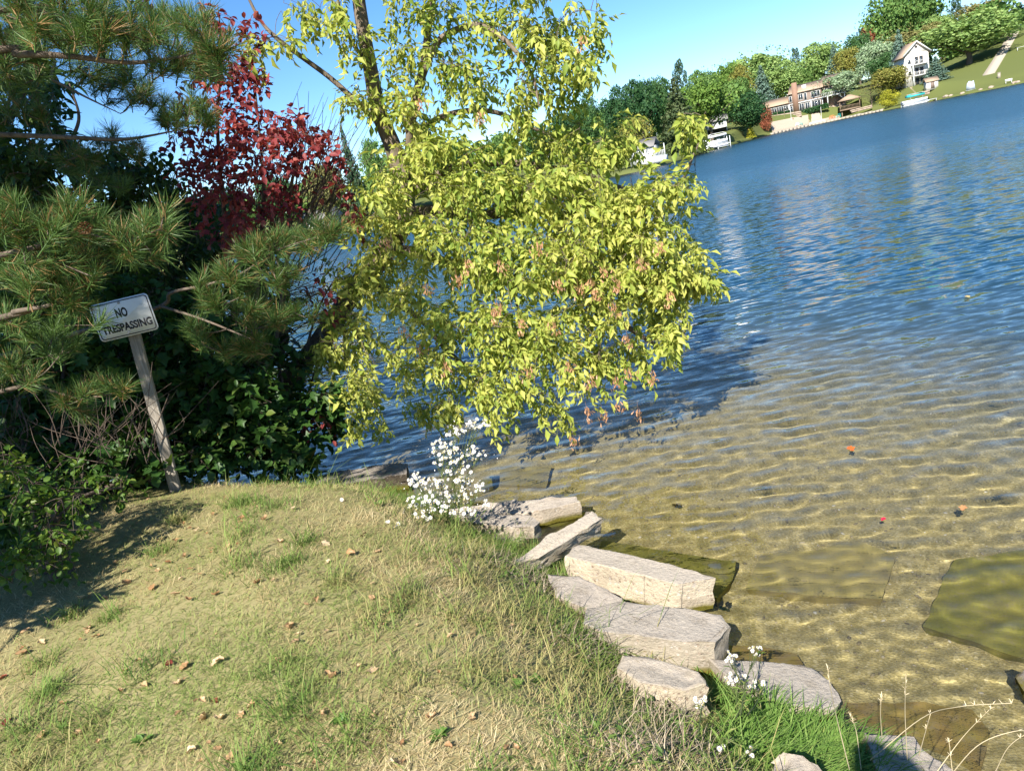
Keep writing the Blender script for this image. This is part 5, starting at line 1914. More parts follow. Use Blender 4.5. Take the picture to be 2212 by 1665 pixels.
TUFTS = [tuft_mesh(k, 92 + 7 * k, .105 + .01 * (k % 3), .75 + .12 * (k % 4)) for k in range(6)]
pine_base = np.array([-5.4, 3.1, .75])
pi = thing('pine_tree', 'large pine with long needles spreading shaded boughs over the left side', 'tree', pine_base)
PT = lambda z, dx=0, dy=0: np.array([-5.4 + dx, 3.1 + dy, z])
pl = [
    (np.array([PT(.5), PT(2), PT(4, .05), PT(6, .1), PT(8, .1), PT(10.5, .1)]), [.19, .16, .14, .11, .08, .02], 'trunk'),
    (np.array([PT(3.2), Y_(-120, 130, 4.3), Y_(40, 117, 4.4), Y_(150, 121, 4.4), Y_(280, 135, 4.4), Y_(400, 120, 4.4), Y_(480, 90, 4.5)]), [.045, .03, .026, .022, .016, .01, .005], 'bough'),
    (np.array([PT(2.7), Y_(-120, 290, 5.9), Y_(0, 290, 6.1), Y_(150, 296, 6.1), Y_(270, 300, 6.1), Y_(390, 280, 6.1)]), [.045, .032, .028, .024, .018, .006], 'bough'),
    (np.array([PT(3.0), Y_(0, 130, 5.8), Y_(116, 174, 6.0), Y_(191, 212, 6.0), Y_(260, 245, 6.0)]), [.03, .022, .016, .01, .004], 'bough'),
    (np.array([PT(2.2), Y_(-60, 700, 4.0), Y_(30, 673, 4.0), Y_(102, 660, 4.0), Y_(165, 640, 4.1), Y_(190, 610, 4.1)]), [.04, .024, .02, .014, .01, .005], 'bough'),
    (np.array([PT(2.0), Y_(-40, 780, 5.6), Y_(133, 728, 5.7), Y_(342, 663, 5.7), Y_(369, 632, 5.6), Y_(444, 615, 5.4), Y_(520, 590, 5.2), Y_(600, 540, 5.0), Y_(690, 510, 5.0)]), [.04, .03, .026, .022, .018, .014, .01, .007, .004], 'bough'),
    (np.array([Y_(346, 660, 5.7), Y_(440, 690, 5.4), Y_(540, 730, 5.0), Y_(590, 745, 5.0)]), [.016, .012, .007, .004], 'bough'),
    (np.array([PT(2.4), Y_(-40, 560, 3.9), Y_(60, 540, 3.9), Y_(160, 500, 3.9), Y_(260, 520, 3.9), Y_(360, 490, 3.9)]), [.03, .02, .016, .012, .008, .004], 'bough'),
    (np.array([PT(1.9), Y_(-60, 860, 4.3), Y_(60, 830, 4.4), Y_(170, 860, 4.4), Y_(240, 850, 4.5)]), [.03, .02, .014, .009, .004], 'bough'),
    (np.array([PT(3.6), Y_(-60, 30, 4.2), Y_(100, 30, 4.2), Y_(240, 60, 4.2), Y_(340, 100, 4.3)]), [.03, .022, .016, .01, .004], 'bough'),
]
pool = []
for pts, rad, nm in pl:
    sp = spline(pts, 8)
    G().tube(sp, rad if nm == 'trunk' else [q * .72 for q in rad], 10 if nm == 'trunk' else 7).build(nm, m_pbark, pi, True, True)
    if nm != 'trunk':
        pool.append(sp)
pool = np.concatenate(pool)
PB = [  # px, py, rx, ry, depth, half depth, tufts
    (208, 700, 4, 6, 4.60, 0.03, 1), (20, 480, 60, 45, 3.90, 0.25, 8), (100, 510, 70, 45, 3.90, 0.25, 9), (175, 470, 50, 30, 3.90, 0.2, 6), (60, 600, 70, 45, 4.00, 0.25, 9), (160, 590, 70, 45, 4.00, 0.25, 9), (250, 530, 70, 40, 4.00, 0.25, 9), (335, 490, 55, 28, 4.00, 0.2, 6), (300, 555, 50, 40, 4.10, 0.2, 5), (140, 655, 40, 30, 4.10, 0.15, 4),
    (690, 505, 50, 20, 5.00, 0.2, 8), (635, 525, 50, 22, 5.00, 0.2, 7), (560, 550, 45, 25, 5.00, 0.2, 6), (600, 600, 50, 30, 5.00, 0.2, 7), (500, 610, 50, 30, 5.00, 0.2, 6), (520, 655, 60, 28, 5.00, 0.2, 7), (450, 640, 45, 30, 5.00, 0.2, 5), (560, 690, 45, 30, 5.00, 0.2, 5), (640, 690, 40, 22, 5.00, 0.2, 4),
    (500, 765, 35, 15, 5.00, 0.15, 3), (550, 750, 35, 20, 5.00, 0.15, 4), (420, 735, 45, 28, 5.00, 0.15, 4), (110, 740, 70, 45, 4.50, 0.3, 8), (50, 810, 55, 45, 4.40, 0.25, 7), (165, 865, 50, 25, 4.40, 0.2, 6), (235, 835, 45, 28, 4.50, 0.2, 5), (40, 690, 50, 30, 4.20, 0.2, 4),
    (40, 50, 90, 50, 4.20, 0.3, 11), (170, 60, 80, 50, 4.20, 0.3, 10), (290, 85, 60, 45, 4.30, 0.25, 7), (420, 60, 60, 40, 4.50, 0.25, 8), (465, 115, 40, 45, 4.50, 0.2, 7), (380, 125, 50, 30, 4.50, 0.2, 5), (250, 165, 50, 30, 6.20, 0.2, 4), (60, 150, 70, 40, 4.60, 0.25, 6), (345, 142, 35, 18, 4.40, 0.1, 3),
    (215, 205, 35, 22, 6.30, 0.1, 3), (310, 225, 50, 25, 6.20, 0.2, 4), (400, 225, 45, 25, 6.20, 0.2, 5), (350, 265, 45, 20, 6.30, 0.2, 4), (180, 175, 25, 20, 6.10, 0.1, 2), (230, 300, 50, 20, 6.30, 0.2, 4), (300, 320, 50, 25, 6.10, 0.2, 4), (160, 350, 60, 25, 6.20, 0.2, 4), (230, 390, 60, 25, 6.30, 0.2, 4), (70, 10, 100, 30, 4.20, 0.3, 6), (230, 10, 80, 25, 4.20, 0.3, 5), (60, 90, 100, 60, 5.00, 0.4, 16), (200, 110, 90, 60, 5.00, 0.4, 14), (320, 60, 80, 50, 5.00, 0.4, 12), (430, 150, 50, 40, 5.10, 0.3, 8), (300, 190, 80, 40, 6.10, 0.3, 8), (60, 230, 80, 40, 6.10, 0.3, 8), (420, 270, 50, 30, 6.10, 0.2, 6), (130, 330, 100, 30, 6.20, 0.3, 6),
]
pm = [mesh_from('needle_tuft', t[0], [t[1], t[2]], [m_needle]) for t in TUFTS]
gt = G()
cen = []
for (bx, by, rx, ry, Y, dY, cnt) in PB:
    for _ in range(int(cnt * 1.4 + .5)):
        while True:
            q = rng.uniform(-1, 1, 3)
            if q @ q < 1:
                break
        cen.append(aty(bx + q[0] * rx, by + q[1] * ry, Y + q[2] * dY))
cen = np.array(cen)
dist = np.array([np.min(((pool - c) ** 2).sum(1)) for c in cen])
ntuft = 0
extra = []
for i in np.argsort(dist):
    c = cen[i]
    j = np.argmin(((pool - c) ** 2).sum(1))
    a = pool[j]
    ln_ = np.linalg.norm(c - a)
    mid = (a + c) / 2 + [0, 0, -.06 * ln_] + rng.normal(size=3) * .04 * ln_
    tw = spline([a, mid, c], 4)
    gt.tube(tw, [.004 + .004 * min(ln_, 1), .0035], 4, False)
    pool = np.concatenate([pool, tw[2:]])
    d = (c - mid) / (np.linalg.norm(c - mid) + 1e-6) * .6 + rng.normal(size=3) * .25 + [.25, -.05, .55]
    R = frames(d[None], np.array([rng.random() * 6.28]))[0]
    s = .85 + .35 * rng.random()
    if ntuft < 300:
        o = link('needle_tuft', pm[ntuft % 6], pi)
        o.matrix_local = Matrix([[*(R[k] * s), c[k] - pine_base[k]] for k in range(3)] + [[0, 0, 0, 1]])
        ntuft += 1
    else:
        extra.append((c, R, s))
gt.build('twigs', m_pbark, pi, True, True)['kind'] = 'stuff'
# the rest of the crown, mostly above and left of the picture
g = G()
gb = G()
CT = [tuft_mesh(20 + k, 17, .16, 1.0, .0085) for k in range(3)]
Pc, Dc, Sc = [e[0] for e in extra], [e[1] for e in extra], [e[2] for e in extra]
if extra:
    wh = np.arange(len(Pc)) % 6
    for k in range(6):
        sel = wh == k
        if sel.any():
            g.add(*scatter(TUFTS[k], np.array(Dc)[sel], np.array(Sc)[sel], np.array(Pc)[sel]))
Pc, Dc, Sc = [], [], []


def far_bough(root_, tip, nt, sd_, s0):
    gb.tube(spline([root_, root_ * .5 + tip * .5 + [0, 0, -.1], tip], 4), [.03, .008], 5)
    for q in range(nt):
        t = .25 + .75 * rng.random()
        Pc.append(root_ * (1 - t) + tip * t + rng.normal(size=3) * sd_)
        Dc.append(frames((tip - root_ + rng.normal(size=3) * .8 + [0, 0, 1])[None])[0])
        Sc.append(s0 + .5 * rng.random())


for k in range(150):
    z = rng.uniform(3.9, 10.2)
    th = k * 2.39996
    Rm = 2.45 * min(1, (10.8 - z) / 4.5) * rng.uniform(.7, 1.0)
    if z < 8.5 and math.cos(th) > -.1:
        Rm *= .66
    far_bough(PT(z), np.array([-5.35 + Rm * math.cos(th), 3.1 + Rm * math.sin(th), z + .35]), 34 if z < 7 else 18, .25, 1.7)
for k in range(16):      # boughs added out of view to keep the upper left in shade
    far_bough(PT(rng.uniform(5.2, 6.4)), np.array([rng.uniform(-4.6, -4.0), rng.uniform(1.6, 2.9), rng.uniform(5.4, 6.8)]), 40, .2, 1.6)
for k in range(30):      # low boughs on the camera side, left of the picture
    v_, w_ = rng.random(), rng.random() ** 1.3
    ex, ey = (-3.6 + .75 * v_, 1.95 + .75 * v_) if v_ < .8 else (-3.05, 2.55 + .6 * (v_ - .8) * 5)
    tip = np.array([ex - .9 * w_, ey + .1 * w_, rng.uniform(1.75, 2.25)])
    far_bough(PT(tip[2] + .1), tip, 18, .13, 1.3)
Pc, Dc, Sc = np.array(Pc), np.array(Dc), np.array(Sc)
wh = rng.integers(0, 3, len(Pc))
for k in range(3):
    g.add(*scatter(CT[k], Dc[wh == k], Sc[wh == k], Pc[wh == k]))
g.build('crown', m_needle, pi, False, True)['kind'] = 'stuff'
gb.build('upper_boughs', m_pbark, pi, True, True)['kind'] = 'stuff'
# pine cone
cp = Y_(183, 493, 3.75)
g = G()
for k in range(60):
    t = k / 60
    th = k * 2.4
    rr = .026 * math.sin(PI * (.12 + .83 * t))
    pcn = np.array([rr * math.cos(th), rr * math.sin(th), .055 * (t - .5)])
    D = np.array([[math.cos(th), math.sin(th), .5]])
    g.add(*scatter(single(LF_ROUND, .018, 0), frames(D), np.array([1.0]), pcn[None]))
g.build('pine_cone', mat('cone_brown', (.20, .09, .045), .7), pi).location = Vector(cp) - Vector(pine_base)

# ------------------------------------------------------------------ shrubs of the thicket
m_twig = barkmat('twig_bark', (.07, .05, .04), (.17, .13, .10), 30)
m_redleaf = leafmat('red_leaf', [(0, (.15, .022, .03)), (.4, (.24, .042, .048)), (.75, (.37, .095, .07)), (1, (.52, .22, .13))], .35, .5, .25, tint=(1.2, .8, .6))
m_dkleaf = leafmat('dark_green_leaf', [(0, (.025, .06, .015)), (.5, (.05, .10, .022)), (.88, (.09, .14, .03)), (.95, (.22, .18, .03)), (1, (.3, .08, .03))], .3, .45, .3)
m_ivy = leafmat('vine_leaf', [(0, (.03, .08, .015)), (.6, (.06, .13, .025)), (.82, (.12, .16, .03)), (.9, (.28, .20, .03)), (.95, (.30, .06, .03)), (1, (.35, .12, .05))], .3, .45, .3)
m_lime = leafmat('lime_leaf', [(0, (.05, .11, .015)), (.5, (.10, .18, .025)), (.85, (.22, .27, .04)), (1, (.40, .34, .05))], .4, .45, .3)

b0 = Y_(520, 960, 7.0)
b0[2] = .4
rs_ = thing('red_shrub', 'shrub with dark red autumn leaves between the pine and the yellow green tree', 'shrub', b0)
limbs = [
    (T((520, 960, 7.0), (510, 800, 7.0), (500, 600, 7.0), (480, 420, 7.0), (470, 260, 7.0), (480, 120, 7.0), (470, 10, 7.0)), [.035, .03, .025, .02, .014, .008, .004], 'stem'),
    (T((530, 960, 7.0), (545, 760, 7.0), (560, 560, 6.9), (570, 420, 6.9), (560, 280, 6.9), (545, 130, 6.9)), [.03, .026, .022, .016, .01, .004], 'stem'),
    (T((545, 960, 7.0), (590, 760, 7.0), (620, 560, 6.9), (630, 400, 6.9), (660, 280, 6.9)), [.028, .024, .02, .014, .006], 'stem'),
    (T((620, 560, 6.9), (680, 430, 6.9), (720, 340, 6.9), (740, 260, 6.9)), [.014, .01, .007, .003], 'stem'),
    (T((480, 420, 7.0), (420, 330, 7.0), (400, 220, 7.0)), [.014, .01, .004], 'stem'),
]
RB = [(470, 50, 40, 40, 6.9, .3, 14), (330, 15, 40, 20, 6.9, .2, 6), (540, 90, 30, 60, 6.9, .3, 12), (490, 150, 60, 50, 6.9, .3, 17), (440, 200, 50, 50, 6.9, .3, 14), (500, 230, 55, 60, 6.9, .3, 19), (540, 170, 40, 45, 6.9, .3, 12), (400, 270, 40, 40, 6.9, .3, 10),
      (460, 310, 60, 45, 6.8, .4, 22), (540, 290, 60, 50, 6.7, .4, 26), (610, 280, 55, 50, 6.7, .4, 26), (660, 300, 45, 35, 6.7, .3, 15), (420, 350, 50, 40, 6.8, .4, 13), (500, 370, 70, 50, 6.7, .4, 27), (590, 360, 55, 40, 6.7, .4, 22), (650, 350, 30, 30, 6.7, .3, 7), (700, 310, 20, 35, 6.7, .2, 6), (715, 350, 25, 25, 6.7, .2, 6),
      (470, 430, 70, 40, 6.7, .4, 22), (560, 430, 70, 45, 6.7, .4, 23), (540, 490, 60, 35, 6.7, .4, 17), (480, 500, 50, 30, 6.7, .3, 9), (620, 450, 40, 40, 6.8, .3, 7), (600, 520, 50, 30, 6.8, .3, 6), (700, 640, 50, 60, 7.0, .3, 5), (690, 920, 40, 30, 6.6, .2, 6), (760, 460, 30, 30, 6.9, .2, 5), (730, 400, 30, 30, 6.9, .2, 4)]
RL = [single(LF_OVAL, .075), single(LF_OVAL, .062), single(LF_ROUND, .06)]
grow(rs_, limbs, RB, RL, m_redleaf, m_twig, (.14, .28), (3, 5), (.8, 1.2), .55, 250, 2, per_node=2)

# bare twigs right of the red leaves
b0 = Y_(640, 900, 7.2)
b0[2] = .3
bt = thing('bare_twigs_bush', 'tangle of bare grey twigs right of the red shrub', 'shrub', b0)
g = G()
for k in range(130):
    x0, y0 = rng.uniform(540, 710), rng.uniform(430, 620)
    x1, y1 = x0 + rng.uniform(20, 150), y0 - rng.uniform(40, 300)
    Y = rng.uniform(6.8, 7.3)
    pts = spline([Y_(x0, y0, Y), Y_((x0 + x1) / 2 + rng.normal() * 15, (y0 + y1) / 2 + rng.normal() * 12, Y + .1), Y_(x1, y1, Y + rng.normal() * .2)], 5)
    g.tube(pts, [.005, .0018], 4, False)
for k in range(70):
    x0, y0 = rng.uniform(590, 730), rng.uniform(620, 900)
    pts = spline([Y_(x0 - 120, y0 + 40, 7.1), Y_(x0, y0 + rng.normal() * 20, 7.0), Y_(x0 + rng.uniform(60, 140), y0 + rng.normal() * 50, 6.9)], 5)
    g.tube(pts, [.006, .0016], 4, False)
tw_ = g.build('twigs', m_twig, bt, True, True)
tw_['kind'] = 'stuff'
for s_ in ([(640, 900), (660, 760), (700, 640), (760, 560)], [(620, 920), (600, 760), (620, 620)], [(650, 900), (700, 760), (780, 690)]):
    G().tube(spline([Y_(x, y, 7.1) for x, y in s_], 6), [.016, .006], 6).build('stem', m_twig, bt, True, True)


def thicket(name, label, bx, by, Y, blobs, tm, m, stems, seed, **kw):
    b0 = Y_(bx, by, Y)
    b0[2] = float(land_z(b0[0], b0[1]))
    t = thing(name, label, 'shrub', b0)
    lm = []
    for s_ in stems:
        lm.append(([b0 + rng.normal(size=3) * [.1, .1, 0]] + [Y_(x, y, yy) for x, y, yy in s_], [.024, .018, .012, .005], 'stem'))
    mul = kw.pop('mul', 1.0)
    blobs = [(*b[:6], int(b[6] * mul + .5)) for b in blobs]
    grow(t, lm, blobs, tm, m, m_twig, kw.pop('spray', (.15, .32)), kw.pop('nodes', (4, 6)), kw.pop('ls', (.8, 1.25)), kw.pop('droop', .4), kw.pop('n_obj', 0), seed, **kw)
    return t


SM = [single(LF_OVAL, .055), single(LF_ROUND, .05), single(LF_OVAL, .048)]
BG = [single(LF_LOBED, .10), single(LF_ROUND, .075), single(LF_LOBED, .085)]
thicket('dark_shrub', 'tall dark small leaved shrub behind the pine at the left edge', 60, 980, 7.4,
        [(40, 340, 80, 40, 7.4, .5, 34), (150, 350, 80, 45, 7.4, .5, 34), (260, 370, 70, 50, 7.4, .5, 32), (350, 390, 50, 60, 7.4, .5, 24), (60, 420, 90, 60, 7.4, .5, 40), (190, 440, 90, 60, 7.4, .5, 40), (310, 460, 70, 50, 7.4, .5, 30), (60, 520, 90, 60, 7.4, .5, 24), (200, 540, 90, 60, 7.4, .5, 24), (330, 560, 70, 60, 7.4, .5, 24), (420, 500, 60, 60, 7.5, .4, 20), (420, 590, 60, 60, 7.5, .4, 20),
         (10, 260, 40, 30, 7.4, .3, 8), (100, 280, 60, 20, 7.4, .3, 7), (90, 190, 40, 70, 7.3, .3, 14)],
        SM, m_dkleaf, [[(60, 700, 7.4), (70, 450, 7.4), (60, 250, 7.4)], [(160, 700, 7.4), (200, 450, 7.4), (180, 330, 7.4)], [(260, 700, 7.4), (310, 500, 7.4), (330, 360, 7.4)]], 3, mul=1.6, ls=(1.1, 1.7))
thicket('dark_shrub', 'dark leafy thicket in the shade behind the no trespassing sign', 300, 1000, 6.4,
        [(300, 640, 90, 60, 6.8, .4, 24), (420, 700, 80, 60, 6.6, .4, 26), (330, 780, 80, 60, 6.4, .4, 26), (430, 820, 80, 60, 6.4, .4, 28), (520, 830, 70, 60, 6.4, .4, 26), (350, 880, 60, 50, 6.2, .3, 18), (450, 920, 80, 50, 6.2, .3, 24), (550, 920, 70, 60, 6.3, .3, 24), (600, 980, 50, 40, 6.3, .3, 14), (500, 980, 80, 30, 6.2, .3, 14), (130, 650, 110, 70, 6.4, .4, 24), (60, 760, 80, 70, 6.2, .4, 22), (200, 760, 80, 60, 6.2, .4, 22), (220, 870, 80, 60, 6.0, .4, 20), (110, 860, 100, 50, 6.0, .3, 20)],
        BG + SM, m_ivy, [[(320, 900, 6.4), (330, 760, 6.5), (320, 640, 6.6)], [(430, 900, 6.3), (440, 800, 6.4), (430, 700, 6.6)], [(550, 950, 6.3), (540, 880, 6.3), (520, 800, 6.4)], [(150, 880, 6.1), (140, 760, 6.2), (120, 650, 6.3)], [(230, 880, 6.0), (220, 800, 6.1), (200, 740, 6.2)]], 4, mul=1.9, ls=(1.0, 1.5))
thicket('broad_leaved_shrub', 'green broad leaved saplings at the foot of the leaning trunk', 600, 1010, 6.6,
        [(600, 760, 50, 40, 6.9, .3, 10), (560, 830, 60, 50, 6.8, .3, 16), (620, 870, 60, 45, 6.7, .3, 18), (690, 870, 50, 35, 6.7, .3, 16), (650, 920, 60, 40, 6.6, .3, 14), (720, 890, 25, 30, 6.7, .2, 6), (590, 960, 50, 40, 6.5, .3, 12), (640, 1000, 40, 25, 6.4, .2, 9), (560, 740, 50, 40, 7.0, .3, 8)],
        BG, m_ivy, [[(600, 900, 6.6), (610, 830, 6.7), (600, 760, 6.9)], [(650, 950, 6.6), (670, 900, 6.7), (690, 870, 6.7)]], 5, n_obj=0, ls=(1.0, 1.5))
thicket('lime_shrub', 'low shrub with lit yellow green leaves at the left edge of the lawn', 90, 1180, 4.1,
        [(40, 1030, 50, 40, 4.2, .25, 14), (110, 1060, 60, 35, 4.2, .25, 14), (180, 1050, 50, 30, 4.3, .2, 10), (250, 1050, 50, 18, 4.4, .15, 8), (60, 1110, 60, 40, 4.0, .25, 14), (140, 1110, 50, 40, 4.0, .2, 10), (90, 1170, 60, 30, 3.9, .2, 10), (20, 990, 40, 20, 4.3, .2, 6), (150, 1000, 40, 14, 4.5, .2, 3), (30, 1200, 30, 25, 3.8, .15, 5), (10, 1240, 20, 20, 3.7, .1, 3), (120, 1160, 50, 30, 3.9, .2, 10), (60, 1220, 50, 25, 3.75, .15, 9), (130, 1210, 30, 20, 3.8, .12, 6)],
        [single(LF_ROUND, .042), single(LF_OVAL, .045)], m_lime, [[(80, 1130, 4.1), (60, 1060, 4.2), (40, 1000, 4.3)], [(120, 1130, 4.1), (180, 1070, 4.2), (270, 1050, 4.4)], [(110, 1140, 4.0), (130, 1080, 4.1), (120, 1040, 4.2)]], 6, n_obj=220, nodes=(3, 5), spray=(.1, .22))
thicket('dark_shrub', 'low dark undergrowth along the lawn edge left of the sign post', 130, 1060, 5.2,
        [(20, 900, 60, 60, 6.2, .4, 22), (100, 920, 80, 60, 6.0, .4, 24), (210, 930, 80, 60, 5.9, .4, 24), (300, 940, 60, 60, 5.9, .3, 20), (30, 990, 60, 40, 5.6, .3, 18), (130, 1000, 70, 40, 5.5, .3, 18), (240, 1005, 70, 35, 5.5, .3, 18), (320, 1010, 40, 25, 5.5, .2, 9), (60, 1060, 80, 40, 5.0, .3, 16), (10, 1110, 60, 50, 4.6, .3, 16), (420, 990, 60, 35, 5.9, .2, 12), (20, 820, 50, 60, 6.4, .4, 18), (-40, 960, 60, 100, 6.0, .5, 24)],
        BG + SM, m_ivy, [[(60, 1010, 5.4), (50, 960, 5.6), (40, 900, 5.9)], [(180, 1010, 5.4), (190, 960, 5.6), (200, 910, 5.8)], [(280, 1015, 5.5), (290, 970, 5.6), (300, 930, 5.8)]], 12, mul=1.5, ls=(.9, 1.4))
b0 = Y_(180, 990, 5.6)
br = thing('brush_twigs', 'bare dead brush twigs low in the shade left of the sign post', 'shrub', b0)
g = G()
for k in range(110):
    x0, y0 = rng.uniform(0, 360), rng.uniform(930, 1010)
    x1, y1 = x0 + rng.normal() * 70, y0 - rng.uniform(20, 170)
    Y = rng.uniform(4.9, 6.0)
    g.tube(spline([Y_(x0, y0, Y), Y_((x0 + x1) / 2 + rng.normal() * 20, (y0 + y1) / 2, Y), Y_(x1, y1, Y + .1)], 4), [.0035, .0013], 4, False)
g.build('twigs', m_twig, br, True, True)['kind'] = 'stuff'
for k in range(6):
    x0 = 40 + 55 * k
    G().tube(spline([Y_(x0, 1010, 5.4), Y_(x0 + 20, 930, 5.4), Y_(x0 - 10 + 12 * k, 850, 5.5)], 6), [.008, .003], 5).build('stem', m_twig, br, True, True)
# tree behind left: trailing branch
wb0 = np.array([-9.5, 9.0, .8])
ww = thing('background_tree', 'leafy tree in shade behind the pine at the far left', 'tree', wb0)
grow(ww, [([wb0, wb0 + [0, 0, 2], wb0 + [.3, 0, 4.5], wb0 + [.5, 0, 7]], [.14, .11, .08, .03], 'trunk'), (T((-40, 480, 9), (60, 380, 9), (130, 330, 9), (170, 260, 9), (150, 180, 9)), [.05, .035, .025, .018, .008], 'limb'),
          (T((-40, 330, 9), (40, 220, 9), (60, 80, 9), (40, -50, 9)), [.05, .04, .03, .01], 'limb')],
     [(30, 430, 90, 90, 9, .6, 30), (-60, 300, 80, 120, 9, .6, 30), (90, 200, 30, 80, 9, .3, 12), (20, 120, 50, 80, 9, .4, 16), (120, 480, 120, 80, 9, .6, 30), (260, 500, 90, 70, 8.6, .5, 40), (520, 560, 90, 70, 8.2, .4, 26), (560, 680, 60, 80, 7.8, .4, 24), (420, 470, 80, 60, 8.4, .4, 26), (480, 780, 90, 80, 7.6, .4, 30), (400, 640, 90, 90, 8.2, .5, 48), (250, 640, 120, 90, 8.2, .5, 57), (90, 640, 120, 90, 8.2, .5, 57), (80, 800, 120, 90, 7.8, .5, 57), (250, 800, 110, 90, 7.6, .5, 57), (420, 880, 100, 80, 7.2, .4, 48), (100, 930, 110, 50, 6.8, .4, 39), (260, 940, 100, 50, 6.8, .4, 39)],
     [single(LF_OVAL, .10), single(LF_ROUND, .09), single(LF_LANCE, .12)], m_dkleaf, m_twig, (.25, .5), (5, 8), (1.2, 2.0), .7, 0, 9)

# ------------------------------------------------------------------ the sign
sp_b = ground(375, 1062)
sp_b[2] = float(land_z(sp_b[0], sp_b[1])) - .02
top = Y_(268, 660, sp_b[1] + .03)
sg = thing('no_trespassing_sign', 'white no trespassing sign on a leaning grey wooden post by the thicket', 'sign', sp_b)
m_post = mat('weathered_post', rough=.9, spec=.1)
mpp = N(m_post, 'ShaderNodeMapping')
mpp.inputs['Scale'].default_value = (1, 1, .06)
L(m_post, posn(m_post), mpp.inputs[0])
nn_ = noise_n(m_post, 70, 6, .65, mpp.outputs[0])
L(m_post, mixc(m_post, ramp(m_post, noise_n(m_post, 6, 4), [(.4, (0, 0, 0)), (.7, (.6, .6, .6))]), ramp(m_post, nn_, [(.3, (.20, .17, .135)), (.7, (.40, .36, .31))]), (.17, .14, .10)), BASE(m_post))
bump(m_post, nn_, .6, .006)
bot = np.array(sp_b) - [0, 0, .25]
axis_ = top - sp_b
axis_ /= np.linalg.norm(axis_)
xr = np.array([math.cos(.05), math.sin(.05), 0])
xr -= axis_ * (xr @ axis_)
xr /= np.linalg.norm(xr)
yb = np.cross(axis_, xr)          # away from the camera
Lp = np.linalg.norm(top - bot)
bm = bmesh.new()
bmesh.ops.create_cube(bm, size=1)
for v in bm.verts:
    v.co = Vector((v.co.x * .082, v.co.y * .038, (v.co.z + .5) * (Lp + .02)))
bmesh.ops.bevel(bm, geom=bm.edges[:], offset=.004, segments=1, affect='EDGES')
bmesh.ops.subdivide_edges(bm, edges=[e for e in bm.edges if abs((e.verts[0].co - e.verts[1].co).z) > .3], cuts=12)
for v in bm.verts:
    v.co.x += .004 * mnoise.noise(Vector((v.co.x, 0, v.co.z * 3)))
    v.co.y += .003 * mnoise.noise(Vector((v.co.x * 3, 5, v.co.z * 4)))
me = bpy.data.meshes.new('post')
bm.to_mesh(me)
bm.free()
me.materials.append(m_post)
po = link('post', me, sg)
Rm = Matrix([[xr[k], yb[k], axis_[k]] for k in range(3)]).to_4x4()
po.matrix_local = Matrix.Translation(Vector(bot - sp_b)) @ Rm


def rrect(w, h, r, n=6):
    pts = []
    for cx, cz, a0 in ((w / 2 - r, h / 2 - r, 0), (-w / 2 + r, h / 2 - r, PI / 2), (-w / 2 + r, -h / 2 + r, PI), (w / 2 - r, -h / 2 + r, 1.5 * PI)):
        for k in range(n + 1):
            a = a0 + k * PI / 2 / n
            pts.append((cx + r * math.cos(a), cz + r * math.sin(a)))
    return pts


SW, SH_ = .425, .272
m_signw = mat('sign_white', rough=.45, spec=.4)
L(m_signw, mixc(m_signw, ramp(m_signw, noise_n(m_signw, 9, 6, .7), [(.5, (0, 0, 0)), (.8, (.35, .35, .35))]), (.74, .76, .78), (.58, .56, .50)), BASE(m_signw))
m_signk = mat('sign_black', (.012, .012, .018), .5, .3)
scn = Y_(272, 684, sp_b[1] + .0)
# the plate hangs nearly level: its own axes
sx_ = np.array(Y_(339, 667, sp_b[1] - .02)) - np.array(Y_(206, 699, sp_b[1] - .02))
sx_ /= np.linalg.norm(sx_)
sn = np.cross(sx_, axis_)
sn /= np.linalg.norm(sn)          # towards +y (away)
sz_ = np.cross(sn, sx_) * -1
if sz_[2] < 0:
    sz_ = -sz_
sz_ = sz_ * .9 + axis_ * .1
sz_ /= np.linalg.norm(sz_)
front = scn - yb * .034
MS = Matrix.Translation(Vector(front - sp_b)) @ Matrix([[sx_[k], yb[k], sz_[k]] for k in range(3)]).to_4x4()
o = G().prism(rrect(SW, SH_, .028), 0, .0025).build('plate', m_signw, sg)
o.matrix_local = MS
pl_ = o
outer, inner = rrect(SW - .018, SH_ - .018, .024), rrect(SW - .032, SH_ - .032, .018)
n = len(outer)
V = [(x, -.001, z) for x, z in outer] + [(x, -.001, z) for x, z in inner]
o = G().add(V, Q=[(i, (i + 1) % n, (i + 1) % n + n, i + n) for i in range(n)]).build('border', m_signk, sg)
o.matrix_local = MS


def lettering(txt, cx, cz, width, height):
    cu = bpy.data.curves.new('lettering', 'FONT')
    cu.body = txt
    cu.align_x = 'CENTER'
    cu.align_y = 'CENTER'
    cu.size = 1
    cu.offset = .04
    cu.resolution_u = 3
    to = bpy.data.objects.new('lettering_tmp', cu)
    COL.objects.link(to)
    bpy.context.view_layer.update()
    me = bpy.data.meshes.new_from_object(to.evaluated_get(bpy.context.evaluated_depsgraph_get()))
    bpy.data.objects.remove(to)
    co = np.array([v.co[:] for v in me.vertices])
    lo, hi = co.min(0), co.max(0)
    for v in me.vertices:
        x = (v.co.x - (lo[0] + hi[0]) / 2) / (hi[0] - lo[0]) * width + cx
        z = (v.co.y - (lo[1] + hi[1]) / 2) / (hi[1] - lo[1]) * height + cz
        v.co = (x, -.0012, z)
    me.materials.clear()
    me.materials.append(m_signk)
    o = link('lettering', me, sg)
    o.matrix_local = MS
    o['label'] = 'black words ' + txt


